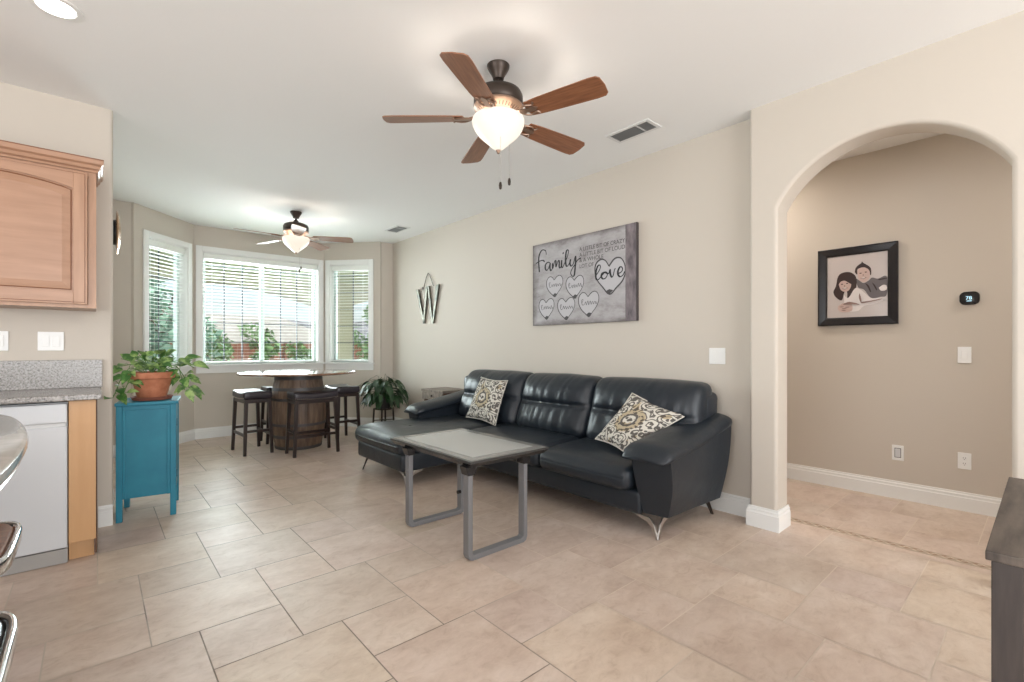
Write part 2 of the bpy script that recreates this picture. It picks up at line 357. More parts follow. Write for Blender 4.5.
o = struct(link('floor', bm, ['floor_tile', 'grout']))
# ceiling
bm = bmesh.new(); box(bm, (-3.8, -4.0, H), (4.9, 6.62, H + .15)); box(bm, (.1, 6.62, H), (3.4, 7.4, H + .15)); struct(link('ceiling', bm, 'ceiling_paint'))
def wallbox(name, *bs, bev=.018): return struct(link(name, BM(*bs), 'wall_paint', bev=bev, seg=4, smooth=True))
wallbox('wall_sofa', ((3.38, 1.25, -.10), (3.5, 6.7, HW)), bev=0)
wallbox('wall_kitchen', ((-3.7, 4.1, -.10), (.09, 4.26, HW)))
wallbox('wall_nook_left', ((-.06, 4.24, -.10), (.089, 6.7, HW)), bev=0)
wallbox('wall_bay_stub_left', ((-.06, 6.57, -.10), (.335, 6.70, HW)))
wallbox('wall_bay_stub_right', ((3.15, 6.57, -.10), (3.5, 6.70, HW)))
wallbox('wall_hall', ((4.68, -2.2, -.10), (4.8, 3.1, HW)), bev=0)
wallbox('wall_hall_end', ((3.5, 3.0, -.10), (4.8, 3.1, HW)), bev=0)
wallbox('wall_hall_front', ((3.25, -2.3, -.10), (4.8, -2.2, HW)), bev=0)
# unseen back and left walls, with wide openings added to let light in
wallbox('wall_back', ((-3.7, -4.0, -.10), (-1.65, -3.9, HW)), ((2.85, -4.0, -.10), (3.4, -3.9, HW)), ((-1.65, -4.0, 2.32), (2.85, -3.9, HW)), bev=0)
wallbox('wall_left', ((-3.8, -4.0, -.10), (-3.7, -1.95, HW)), ((-3.8, 2.35, -.10), (-3.7, 4.26, HW)), ((-3.8, -1.95, 2.42), (-3.7, 2.35, HW)), ((-3.8, -1.95, -.10), (-3.7, 2.35, .68)), bev=0)
wallbox('wall_right_rear', ((3.25, -4.0, -.10), (3.44, -1.6, HW)), bev=0)
# arch wall
Rr, yc, zc = .571, .632, 2.38 - .571; a0 = math.acos(.513 / Rr)
pts = [(-1.62, -.10), (.119, -.10), (.119, 2.06)] + [(yc + Rr * cos(pi - a0 - (pi - 2 * a0) * i / 28), zc + Rr * sin(pi - a0 - (pi - 2 * a0) * i / 28)) for i in range(1, 28)] + [(1.145, 2.06), (1.145, -.10), (1.315, -.10), (1.315, HW), (-1.62, HW)]
bm = bmesh.new(); prism(bm, pts, lambda y, z: (3.25, y, z), lambda y, z: (3.44, y, z)); struct(link('wall_arch', bm, 'wall_paint', bev=.02, seg=4, smooth=True))
# bay walls with window openings
def seg_frame(A, B):
    A, B = Vector((*A, 0)), Vector((*B, 0)); d = (B - A).normalized(); n = Vector((-d.y, d.x, 0)); return A, d, n, (B - A).length
def sbox(bm, F, u, n, z, mi=0):
    A, d, nn, L = F; vs = []
    for zz in z:
        for uu, kk in ((u[0], n[0]), (u[1], n[0]), (u[1], n[1]), (u[0], n[1])): vs.append(bm.verts.new(A + d * uu + nn * kk + Vector((0, 0, zz))))
    for f in ((0, 3, 2, 1), (4, 5, 6, 7), (0, 1, 5, 4), (1, 2, 6, 5), (2, 3, 7, 6), (3, 0, 4, 7)): bm.faces.new([vs[i] for i in f]).material_index = mi
BAY = [((.335, 6.57), (.95, 7.22)), ((.95, 7.22), (2.59, 7.22)), ((2.59, 7.22), (3.15, 6.57))]
OPEN = [(.155, .765), (.085, 1.555), (.095, .715)]
Z0, Z1 = .955, 2.415
names = ['wall_bay_left', 'wall_bay_centre', 'wall_bay_right']; wlab = ['left angled', 'wide centre', 'right angled']
for k in range(3):
    F = seg_frame(*BAY[k]); L = F[3]; u0, u1 = OPEN[k]; T = .15; bm = bmesh.new()
    sbox(bm, F, (-.03, u0), (0, T), (-.10, HW)); sbox(bm, F, (u1, L + .03), (0, T), (-.10, HW)); sbox(bm, F, (u0, u1), (0, T), (-.02, Z0)); sbox(bm, F, (u0, u1), (0, T), (Z1, HW))
    struct(link(names[k], bm, 'wall_paint'))
    # casing with sill
    c = .068; bm = bmesh.new()
    sbox(bm, F, (u0 - c, u0), (-.022, 0), (Z0, Z1 + c)); sbox(bm, F, (u1, u1 + c), (-.022, 0), (Z0, Z1 + c)); sbox(bm, F, (u0, u1), (-.022, 0), (Z1, Z1 + c))
    for uu in ((u0, u0 + .012), (u1 - .012, u1)): sbox(bm, F, uu, (-.012, .14), (Z0, Z1))
    sbox(bm, F, (u0, u1), (-.012, .14), (Z1 - .012, Z1))
    win = struct(link('window_%d' % (k + 1), bm, 'trim_white', bev=.004))
    bm = bmesh.new(); sbox(bm, F, (u0 - c - .015, u1 + c + .015), (-.05, .14), (Z0 - .028, Z0)); sbox(bm, F, (u0 - c, u1 + c), (-.018, 0), (Z0 - .115, Z0 - .028)); link('window_sill', bm, 'trim_white', win, bev=.004)
    fw = .038; bm = bmesh.new(); fn = (.085, .135); a, b = u0 + .012, u1 - .012; z1 = Z1 - .012
    sbox(bm, F, (a, a + fw), fn, (Z0, z1)); sbox(bm, F, (b - fw, b), fn, (Z0, z1)); sbox(bm, F, (a, b), fn, (Z0, Z0 + fw)); sbox(bm, F, (a, b), fn, (z1 - fw, z1))
    if k == 1: um = (a + b) / 2 - .01; sbox(bm, F, (um - .026, um + .026), fn, (Z0, z1))
    link('window_frame', bm, 'vinyl_white', win, bev=.003)
    panes = [(a + fw, um - .026), (um + .026, b - fw)] if k == 1 else [(a + fw, b - fw)]
    for (p, q) in panes:
        bm = bmesh.new(); sbox(bm, F, (p, q), (.108, .112), (Z0 + fw, z1 - fw)); link('window_pane', bm, 'window_glass', win)
        bm = bmesh.new(); nc = 3 if k == 1 else 2
        for i in range(1, nc): x = p + (q - p) * i / nc; sbox(bm, F, (x - .007, x + .007), (.113, .119), (Z0 + fw, z1 - fw))
        for i in range(1, 6): z = Z0 + fw + (z1 - fw - Z0 - fw) * i / 5.4; sbox(bm, F, (p, q), (.113, .119), (z - .006, z + .006)) if z < z1 - fw - .02 else None
        link('window_grille', bm, 'muntin_dark', win)
    # blinds
    bl = empty('window_blind', ['open white slatted blind in the left angled bay window', 'wide open white slatted blind in the centre bay window', 'open white slatted blind in the right angled bay window'][k], 'blind', F[0] + F[1] * (u0 + u1) / 2 + F[2] * .045 + Vector((0, 0, Z0 + .012)), 0)
    def rel(bm): bmesh.ops.translate(bm, verts=bm.verts, vec=-bl.location); return bm
    A, B = u0 + .017, u1 - .017
    bm = bmesh.new(); sbox(bm, F, (A, B), (.012, .066), (Z1 - .085, Z1 - .013)); link('head_rail', rel(bm), 'slat_white', bl, bev=.003)
    bm = bmesh.new(); sbox(bm, F, (A, B), (.018, .062), (Z0 + .012, Z0 + .03)); link('bottom_rail', rel(bm), 'slat_white', bl, bev=.003)
    bm = bmesh.new(); zz = Z0 + .062
    while zz < Z1 - .095: sbox(bm, F, (A, B), (.021, .061), (zz, zz + .0022)); zz += .043
    link('slats', rel(bm), 'slat_white', bl)
    bm = bmesh.new()
    for i in range(3 if k == 1 else 2):
        uu = A + .1 + (B - A - .2) * i / (2 if k == 1 else 1)
        for nn in (.0175, .0625): sbox(bm, F, (uu - .001, uu + .001), (nn - .0008, nn + .0008), (Z0 + .03, Z1 - .085))
    link('ladder_cord', rel(bm), 'slat_white', bl)
# baseboards
def baseboard(name, pts, h=.135):
    """interior-side polyline, wall on the left of travel; one profile swept with mitred corners"""
    prof = [(0, 0), (.016, 0), (.016, h * .70), (.012, h * .74), (.012, h * .86), (.007, h * .9), (.006, h), (0, h)]
    P = [Vector((*p, 0)) for p in pts]; rings = []
    for i, p in enumerate(P):
        ds = []
        if i > 0: ds.append((P[i] - P[i - 1]).normalized())
        if i < len(P) - 1: ds.append((P[i + 1] - P[i]).normalized())
        ns = [Vector((d.y, -d.x, 0)) for d in ds]; nn = sum(ns, Vector()).normalized(); k = 1 / max(.3, nn.dot(ns[0]))
        rings.append([p + nn * (a * k) + Vector((0, 0, b)) for a, b in prof])
    bm = bmesh.new(); loft(bm, rings); return struct(link(name, bm, 'trim_white'))
baseboard('baseboard_bay', [(.089, 4.58), (.089, 6.57), (.335, 6.57), (.95, 7.22), (2.59, 7.22), (3.15, 6.57), (3.38, 6.57), (3.38, 1.315)])
baseboard('baseboard_arch', [(3.38, 1.315), (3.25, 1.315), (3.25, 1.145), (3.44, 1.145)][0:4])
baseboard('baseboard_hall', [(4.68, 3.0), (4.68, -2.2)])
baseboard('baseboard_kitchen', [(.015, 4.1), (.088, 4.1)])
baseboard('baseboard_arch_right', [(3.44, .119), (3.25, .119), (3.25, -1.6)])
# mosaic border strip across the archway
bm = bmesh.new(); XM = 3.565; box(bm, (XM - .035, -.5, -.003), (XM + .035, 1.75, .001), 0)
Lm = .0625
for i in range(34):
    y = 1.72 - i * Lm
    for s in (-1, 1):
        q = [(XM + s * .010, y), (XM + s * .026, y - Lm * .30), (XM - s * .006, y - Lm * .98), (XM - s * .022, y - Lm * .62)]
        f = bm.faces.new([bm.verts.new((a, b, .0022 if s > 0 else .0018)) for a, b in q]); f.material_index = 1 if s > 0 else 2
    f = bm.faces.new([bm.verts.new(p) for p in ((XM, y - Lm * .3, .003), (XM + .008, y - Lm * .5, .003), (XM, y - Lm * .7, .003), (XM - .008, y - Lm * .5, .003))]); f.material_index = 2
struct(link('trim_1', bm, ['mosaic_tan', 'mosaic_brown', 'mosaic_cream']))

# ---------------------------------------------------------------- outdoors
bm = bmesh.new(); box(bm, (-6, 7.37, -.25), (10, 10.9, -.1)); o = struct(link('floor_patio', bm, 'patio_concrete'))
bm = bmesh.new(); box(bm, (-60, 10.9, -.5), (90, 95, -.4)); box(bm, (-30, -12, -.5), (30, 10.9, -.3)); struct(link('ground', bm, 'yard_dirt'))
bm = bmesh.new(); box(bm, (-6, 7.42, 2.60), (10, 10.3, 2.74)); struct(link('ceiling_patio', bm, 'soffit_paint'))
def arc_pts(x0, x1, z0, rise, n=24):
    c = (x1 - x0) / 2; Rad = (c * c + rise * rise) / (2 * rise); xm = (x0 + x1) / 2
    return [(xm + c * (2 * i / n - 1), z0 + rise - Rad + math.sqrt(Rad * Rad - (c * (2 * i / n - 1)) ** 2)) for i in range(n + 1)]
op = [(-6, 2.9), (-6, -.25), (-4.9, -.25)]
P = [(-6, -.35), (-1.9, -.35), (-1.9, 1.99)]
P = [(-6.0, -.35), (-5.6, -.35)] + arc_pts(-5.6, -1.9, 1.99, .40) + [(-1.9, -.35), (-1.40, -.35)] + arc_pts(-1.40, 3.86, 1.99, .44) + [(3.86, -.35), (4.354, -.35)] + arc_pts(4.354, 9.2, 2.13, .42) + [(9.2, -.35), (9.8, -.35), (9.8, 3.0), (-6.0, 3.0)]
bm = bmesh.new(); prism(bm, P, lambda x, z: (x, 10.3, z), lambda x, z: (x, 10.75, z)); struct(link('wall_patio_arches', bm, 'stucco_beam'))
# fence
fe = empty('fence', 'red-brown board fence across the back of the yard beyond the patio', 'fence', (8, 20, -.4))
bm = bmesh.new()
for i in range(-52, 68): box(bm, (i * .2, -.01 + .004 * (i % 2), 0), (i * .2 + .19, .012, 1.72 + .01 * (i % 3)))
link('boards', bm, 'fence_wood', fe)
for i in range(-4, 6): link('post', BM(((i * 2.4, -.11, 0), (i * 2.4 + .1, -.012, 1.78))), 'fence_wood', fe)
# neighbour's house
ho = empty('house', 'neighbouring house with pale low hipped roof beyond the fence', 'house', (7.6, 36, -.4))
link('wall', BM(((-4.6, -3, 0), (4.6, 3, 2.0))), 'house_stucco', ho)
bm = bmesh.new(); v = [bm.verts.new(p) for p in ((-5.4, -3.8, 1.95), (5.4, -3.8, 1.95), (5.4, 3.8, 1.95), (-5.4, 3.8, 1.95), (-2.2, 0, 3.75), (2.2, 0, 3.75), (-5.4, -3.8, 1.8), (5.4, -3.8, 1.8), (5.4, 3.8, 1.8), (-5.4, 3.8, 1.8))]
for f in ((0, 1, 5, 4), (1, 2, 5), (2, 3, 4, 5), (3, 0, 4), (0, 6, 7, 1), (1, 7, 8, 2), (2, 8, 9, 3), (3, 9, 6, 0), (6, 9, 8, 7)): bm.faces.new([v[i] for i in f])
link('roof', bm, 'roof_tile', ho)
for x in (-3, 0, 3): link('window', BM(((x - .5, -3.03, .9), (x + .5, -2.99, 1.7))), 'muntin_dark', ho)
# hills
bm = bmesh.new(); NX, NY = 60, 10; G = []
for j in range(NY + 1):
    row = []
    for i in range(NX + 1):
        x = -70 + 180 * i / NX; y = 70 + 70 * j / NY; base = 10.5 * (j / NY) ** .8
        row.append(bm.verts.new((x, y, -.45 + base + (2.4 * noise.noise(Vector((x * .03, y * .02, 1))) + .8 * noise.noise(Vector((x * .12, y * .1, 3)))) * min(1, j / 3))))
    G.append(row)
for j in range(NY):
    for i in range(NX): bm.faces.new((G[j][i], G[j][i + 1], G[j + 1][i + 1], G[j + 1][i]))
o = link('hillside', bm, 'hill_scrub', smooth=2); tag(o, kind='structure')
# trees
def tree(name, loc, h, r, n, m, label, seed, low=.1):
    rd = random.Random(seed); t = empty(name, label, 'tree' if name == 'tree' else 'shrub', loc, group=None)
    bm = bmesh.new(); tube(bm, [(0, 0, 0), (.03, .02, h * .35), (-.02, 0, h * .7)], [r * .08, r * .06, r * .03]); 
    for k in range(5):
        a = k * 1.26; tube(bm, [(0, 0, h * (.25 + .08 * k)), (r * .5 * cos(a), r * .5 * sin(a), h * (.5 + .08 * k))], [r * .035, r * .015], 5)
    link('trunk', bm, 'bark', t)
    bm = bmesh.new(); bl = [(Vector((rd.uniform(-.55, .55) * r, rd.uniform(-.55, .55) * r, rd.uniform(low + .15, .85) * h)), rd.uniform(.35, .6) * r) for _ in range(9)]
    for _ in range(n):
        c, rr = rd.choice(bl); d = Vector((rd.gauss(0, 1), rd.gauss(0, 1), rd.gauss(0, 1))).normalized(); p = c + d * rr * rd.uniform(.6, 1.05)
        if p.z < low * h: continue
        s = rd.uniform(.05, .11) * (1 + r * .25); a = Vector((rd.gauss(0, 1), rd.gauss(0, 1), rd.gauss(0, .6))).normalized() * s; b = a.cross(d + Vector((.1, .2, .3))).normalized() * s * .5
        bm.faces.new([bm.verts.new(q) for q in (p - a, p + b, p + a, p - b)])
    link('foliage', bm, m, t)
tree('tree', (1.15, 13.2, -.4), 3.6, 1.25, 2600, 'tree_leaf_cool', 'leafy green tree filling the view through the left angled window', 1, .05)
tree('tree', (.2, 16.5, -.4), 4.6, 1.7, 1800, 'tree_leaf', 'taller green tree behind the one outside the left angled window', 2)
tree('shrub', (2.75, 17.6, -.4), 2.35, .85, 1100, 'tree_leaf', 'green shrub by the fence at the left of the centre window view', 3, .02)
tree('shrub', (4.35, 18.2, -.4), 2.75, .65, 800, 'tree_leaf', 'slim green shrub by the fence just left of the centre mullion', 4, .02)
tree('shrub', (5.75, 18.6, -.4), 1.8, .6, 700, 'tree_leaf', 'low green shrub by the fence right of the centre mullion', 5, .02)
tree('tree', (9.0, 22.5, -.4), 3.0, 1.3, 1000, 'tree_leaf', 'rounded green tree behind the fence at the right of the centre window view', 6, .1)
tree('tree', (8.6, 17.5, -.4), 3.3, 1.1, 1400, 'tree_leaf', 'green tree seen beyond the patio column through the right angled window', 8, .05)

# ---------------------------------------------------------------- sofa with chaise
so = empty('sectional_sofa', 'black leather sectional sofa with chaise end and chrome boomerang legs along the long wall', 'sofa', (2.9, 2.95, 0))
OFF = -Vector(so.location)
def sl(name, bm, m='leather', parent=so, smooth=2, bev=0, seg=2):
    bmesh.ops.translate(bm, verts=bm.verts, vec=OFF); return link(name, bm, m, parent, smooth=smooth, bev=bev, seg=seg)
# base rails
bm = bmesh.new(); softbox(bm, (2.895, 2.66, .205), (.75, 1.98, .15), .03, (6, 10, 2))
sl('base', bm)
bm = bmesh.new(); softbox(bm, (2.58, 3.98, .205), (1.36, .88, .15), .03, (8, 6, 2))
sl('chaise_base', bm)
# seat cushions
def seatfn(P, u):
    t = (P.x - 2.47) / .6; P = P.copy()
    if u[2] > 0: P.z += .025 * max(0, min(1, t))
    if t < .25 and u[2] > .2: P.z -= .018 * ((.25 - t) / .25) ** 2
    P.z += .004 * noise.noise(P * 6)
    return P
for (ya, yb) in ((1.725, 2.515), (2.52, 3.52)):
    bm = bmesh.new(); softbox(bm, (2.79, (ya + yb) / 2, .348), (.66, yb - ya - .006, .155), .05, (8, 8, 3), (.012, 0, .014), seatfn, 4); sl('seat_cushion', bm)
def chfn(P, u):
    P = P.copy(); P.z += .003 * noise.noise(P * 5)
    if u[2] > .5:
        for bx, by in BUT: d = hypot(P.x - bx, P.y - by); P.z -= .016 * math.exp(-(d / .05) ** 2)
    if P.x < 2.1 and u[2] > 0: P.z -= .02 * ((2.1 - P.x) / .22) ** 2
    return P
BUT = [(2.24, 4.0), (2.62, 4.0), (2.95, 4.0)]
bm = bmesh.new(); softbox(bm, (2.50, 3.985, .352), (1.25, .92, .165), .055, (16, 12, 3), (.014, .008, .012), chfn, 4); sl('chaise_cushion', bm)
for bx, by in BUT[:2]:
    bm = bmesh.new(); softbox(bm, (bx, by, .432), (.03, .03, .012), .006, (2, 2, 1)); sl('tufting_button', bm)
# back frame and back cushions
bm = bmesh.new()
def bffn(P, u): P = P.copy(); P.x += (P.z - .15) * .05; return P
softbox(bm, (3.20, 2.98, .50), (.20, 2.86, .72), .05, (3, 12, 6), (0, 0, 0), bffn); sl('back_frame', bm)
def backfn(ya, yb):
    def f(P, u):
        P = P.copy(); t = (P.z - .43) / .49; P.x += .17 * t      # lean
        if u[0] < 0:
            up, lo = math.exp(-((t - .76) / .24) ** 2), math.exp(-((t - .27) / .22) ** 2)
            P.x -= .055 * up * (1 - abs(u[1]) ** 4) + .035 * lo * (1 - abs(u[1]) ** 4)
            ed = 1 - abs(u[1]) ** 6; P.x += .03 * math.exp(-((t - .52) / .045) ** 2) * ed
            wr = noise.noise(Vector((P.y * 17, P.z * 2.2, 3.1))); P.x += .011 * wr * math.exp(-((t - .45) / .28) ** 2) * ed
            wr = noise.noise(Vector((P.y * 32 + P.z * 5, P.z * 3.5, 7.7))); P.x += .006 * wr * ed
        if u[2] > .6: P.z += .006 * noise.noise(Vector((P.y * 4, 0, 0)))
        return P
    return f
for (ya, yb) in ((1.56, 2.485), (2.49, 3.325), (3.33, 4.26)):
    bm = bmesh.new(); softbox(bm, (3.035, (ya + yb) / 2, .675), (.22, yb - ya, .50), .075, (4, 44, 34), (.015, .004, .01), backfn(ya, yb), 4); sl('back_cushion', bm)
# arms: padded top roll over a tapering side panel
def arm(y0, y1, outer, mirror, x_front, base_z0, yflip=1):
    """y0 inner face, y1 outer face"""
    bm = bmesh.new(); n = 12; rings = []
    for i in range(n + 1):
        t = i / n; x = x_front + .02 + (3.30 - x_front - .02) * t; zt = .50 + .14 * t ** 1.3; zb = base_z0
        tp = .055 * (1 - .5 * t); R_ = []
        sgn = 1 if y1 > y0 else -1
        for k in range(9):
            q = k / 8; z = zb + (zt - zb) * q; R_.append((x + (.0 if t > .98 else 0) - (.03 * (1 - q) * (-1 if i == 0 else 0)), y1 - sgn * tp * (1 - q) ** 1.6 + sgn * .012 * sin(pi * q), z))
        for k in range(5):
            q = 1 - k / 4; z = zb + (zt - zb) * q; R_.append((x, y0 + sgn * (.07 * (1 - q) ** 1.5 * max(0, 1 - i / 3)), z))
        rings.append(R_)
    # taper the lower rear edge forward
    for i, r in enumerate(rings):
        t = i / n; rings[i] = [(p[0] - .11 * (1 - (p[2] - base_z0) / .5) ** 1.2 * t ** 2 + (.035 * (1 - (p[2] - base_z0) / .36) if i == 0 else 0), p[1], p[2]) for p in r]
    loft(bm, rings); sl('arm_panel', bm, smooth=True, bev=.018, seg=3)
    bm = bmesh.new(); m = 18; rings = []; yc_ = (y0 + y1) / 2 + (.02 if y0 > y1 else -.02); W = abs(y1 - y0) / 2 + .035
    for i in range(m + 1):
        t = i / m; x = x_front - .035 + (3.335 - x_front + .03) * t; z = .530 + .145 * t ** 1.35; hh = .050
        e = min(1, (t + .004) / .11) ; z -= .03 * (1 - e) ** 1.6; k = math.sqrt(max(0.02, 1 - (1 - e) ** 2)); e2 = min(1, (1 - t + .004) / .06); k *= math.sqrt(max(.02, 1 - (1 - e2) ** 2))
        ww = W * (.78 + .22 * k)
        rg = []
        for j in range(20):
            a = 2 * pi * j / 20; ca, sa = cos(a), sin(a); sx_ = abs(ca) ** .7 * (1 if ca > 0 else -1); sz_ = abs(sa) ** .75 * (1 if sa > 0 else -1)
            rg.append((x, yc_ + sx_ * ww, z + sz_ * hh * k - .008 * abs(sx_) ** 3))
        rings.append(rg)
    loft(bm, rings); sl('arm_pad', bm)
arm(1.725, 1.455, True, False, 2.485, .15)
arm(4.30, 4.52, True, True, 2.485, .15)
# legs
def bracket(cx, cy, dx, dy, h=.135, ln=.17, m='satin_steel', name='leg'):
    """two boomerang plates meeting at a corner"""
    bm = bmesh.new()
    for ax, s in ((0, dx), (1, dy)):
        pr = [(ln, h - .004), (.062, h - .012), (.030, h - .045), (-.002, .002), (.014, .0), (.050, h - .062), (.078, h - .040), (ln - .012, h - .018)]
        if ax == 0: prism(bm, pr, lambda a, z: (cx + s * a, cy, z), lambda a, z: (cx + s * a, cy + dy * .012, z))
        else: prism(bm, pr, lambda a, z: (cx, cy + s * a, z), lambda a, z: (cx + dx * .012, cy + s * a, z))
    return sl(name, bm, m, smooth=False, bev=.002)
bracket(2.56, 1.57, 1, 1); bracket(1.955, 3.56, 1, 1); bracket(2.56, 3.45, 1, -1, h=.14)
def peg(x, y, dx, dy):
    bm = bmesh.new(); bar(bm, (x, y, .15), (x + dx, y + dy, 0), .034, .02, (0, 0, 1), .55); sl('leg', bm, 'bronze', smooth=False)
peg(3.20, 1.60, .06, -.03); peg(1.985, 4.34, -.05, .03); peg(3.2, 4.36, .04, .02); peg(2.6, 4.36, -.02, .03)

# ---------------------------------------------------------------- throw pillows
def pillow(label, corners, thick, nrm_hint):
    """corners: bottom-left, bottom-right, top-right, top-left as seen from the room"""
    P = [Vector(c) for c in corners]; ctr = sum(P, Vector()) / 4; nrm = (P[1] - P[0]).cross(P[3] - P[0]).normalized()
    if nrm.dot(Vector(nrm_hint)) < 0: nrm = -nrm
    bm = bmesh.new(); uvl = bm.loops.layers.uv.new('UVMap'); n = 16; sides = []
    for s in (1, -1):
        g = []
        for j in range(n + 1):
            r = []
            for i in range(n + 1):
                a, b = i / n, j / n; ea, eb = 2 * a - 1, 2 * b - 1
                pin = .045; aa = a + (-ea) * pin * (1 - eb * eb); bb = b + (-eb) * pin * (1 - ea * ea)
                q = (P[0] * (1 - aa) + P[1] * aa) * (1 - bb) + (P[3] * (1 - aa) + P[2] * aa) * bb
                hgt = thick / 2 * (max(0, (1 - abs(ea) ** 2.6) * (1 - abs(eb) ** 2.6))) ** .55
                hgt += .004 * noise.noise(Vector((a * 4, b * 4, s)))*(hgt > 0)
                r.append((q + nrm * s * hgt - ctr, (a, b)))
            g.append(r)
        sides.append(g)
    vv = {}
    for si, g in enumerate(sides):
        for j in range(n):
            for i in range(n):
                vs = []
                for dj, di in ((0, 0), (0, 1), (1, 1), (1, 0)):
                    jj, ii = j + dj, i + di; edge = ii in (0, n) or jj in (0, n); key = (0 if edge else si, ii, jj)
                    if key not in vv: vv[key] = bm.verts.new(g[jj][ii][0])
                    vs.append((vv[key], g[jj][ii][1]))
                f = bm.faces.new([v for v, _ in vs])
                for l, (_, uv) in zip(f.loops, vs): l[uvl].uv = uv
    o = link('throw_pillow', bm, 'damask_fabric', None, smooth=2, loc=ctr)
    # piped edge
    bm = bmesh.new(); ring = []
    for k in range(4):
        for i in range(8):
            a = i / 8; ea = 2 * a - 1; q = P[k] * (1 - a) + P[(k + 1) % 4] * a; q = q + (ctr - q) * .085 * (1 - ea * ea); ring.append(q - ctr)
    ring.append(ring[0]); tube(bm, ring, .0045, 6, cap=False); link('piping', bm, 'damask_fabric', o, smooth=2)
    return tag(o, label, 'pillow')
pillow('square cream pillow with dark scrollwork propped upright at the chaise end of the sofa', [(2.85, 3.95, .460), (2.78, 3.39, .450), (2.99, 3.46, .855), (3.03, 3.93, .865)], .13, (-1, -.3, .3))
pillow('square cream paisley pillow tilted on its corner against the near arm of the sofa', [(2.78, 2.225, .495), (2.66, 1.86, .46), (3.03, 1.63, .715), (2.98, 2.04, .835)], .13, (-1, -.3, .5))

# ---------------------------------------------------------------- coffee table
ct = empty('coffee_table', 'low coffee table with pale grey glass top, dark rim and grey metal loop legs', 'coffee table', (1.81, 2.5, 0), R(0))
X0, X1, Y0, Y1 = -.305, .295, -.455, .465
bm = bmesh.new(); prism(bm, [(-1, -1), (1, -1), (1, 1), (-1, 1)], lambda a, b: (a * .278 - .005, b * .435 + .005, .518), lambda a, b: (a * .30 - .005, b * .46 + .005, .545)); link('apron', bm, 'black_plastic', ct, bev=.003)
bm = bmesh.new(); box(bm, (X0, Y0, .543), (X1, Y1, .557)); link('rim', bm, 'rim_grey', ct, bev=.003)
mat('glass_border', (.20, .20, .195), .12); mat('glass_pale', (.42, .43, .42), .10)
link('glass_border', BM(((X0 + .012, Y0 + .012, .5565), (X1 - .012, Y1 - .012, .559))), 'glass_border', ct)
link('glass_top', BM(((X0 + .07, Y0 + .075, .559), (X1 - .07, Y1 - .075, .5605))), 'glass_pale', ct)
for sy, y in ((-1, -.385), (1, .265)):
    bm = bmesh.new(); wl, th, xa, xb = .05, .03, -.285, .155; r = .03
    outer = [(xa, .50), (xa, r), (xa + r * .3, r * .3), (xa + r, 0), (xb - r, 0), (xb - r * .3, r * .3), (xb, r), (xb, .50)]
    inner = [(xb - th, .50), (xb - th, th + .008), (xb - th - .008, th), (xa + th + .008, th), (xa + th, th + .008), (xa + th, .50)]
    prism(bm, outer + inner, lambda x, z: (x, y - wl / 2, z), lambda x, z: (x, y + wl / 2, z)); lg = link('leg_loop', bm, 'table_grey', ct, bev=.003)
    for x in (xa, xb - th):
        bm = bmesh.new(); prism(bm, [(-.006, 0), (th + .006, 0), (th + .022, .05), (-.022, .05)], lambda a, z: (x + a, y - wl / 2 - .008, .472 + z), lambda a, z: (x + a, y + wl / 2 + .008, .472 + z)); link('leg_bracket', bm, 'black_plastic', ct, bev=.003)
bm = bmesh.new(); tube(bm, [(.115, .235, .16), (.09, .235, .16)], .012, 12); link('adjusting_knob', bm, 'black_plastic', ct)

# ---------------------------------------------------------------- barrel table and stools
bt = empty('barrel_table', 'bar-height table of a dark round top on an upright hooped oak barrel', 'table', (1.825, 5.925, 0))
prof = []
for i in range(17): t = i / 16; prof.append((.25 + .055 * sin(pi * t), .86 * t))
bm = bmesh.new(); n = 28; RG = []
for r_, z in prof:
    rg = []
    for k in range(n):
        for q, dr in ((.04, 0), (.96, 0), (1.0, -.003)): a = 2 * pi * (k + q) / n; rg.append(((r_ + dr) * cos(a), (r_ + dr) * sin(a), z))
    RG.append(rg)
loft(bm, RG); link('barrel', bm, 'barrel_oak', bt, smooth=True)
for z0, z1 in ((.0, .035), (.13, .165), (.27, .30), (.56, .59), (.675, .71), (.80, .845)):
    bm = bmesh.new(); rr = [.253 + .055 * sin(pi * z / .86) for z in (z0, z1)]; rings = [[((r_ + o_) * cos(2 * pi * k / 48), (r_ + o_) * sin(2 * pi * k / 48), z) for k in range(48)] for r_, z, o_ in ((rr[0], z0, -.004), (rr[0], z0, .002), (rr[1], z1, .002), (rr[1], z1, -.004))]
    loft(bm, rings, cap=False); link('hoop', bm, 'iron_hoop', bt, smooth=True)
bm = bmesh.new(); lathe(bm, [(.625, 0), (.643, .006), (.645, .016), (.64, .026), (.63, .028)], (0, 0, .860), 72); link('table_top', bm, 'table_slab', bt, smooth=True)
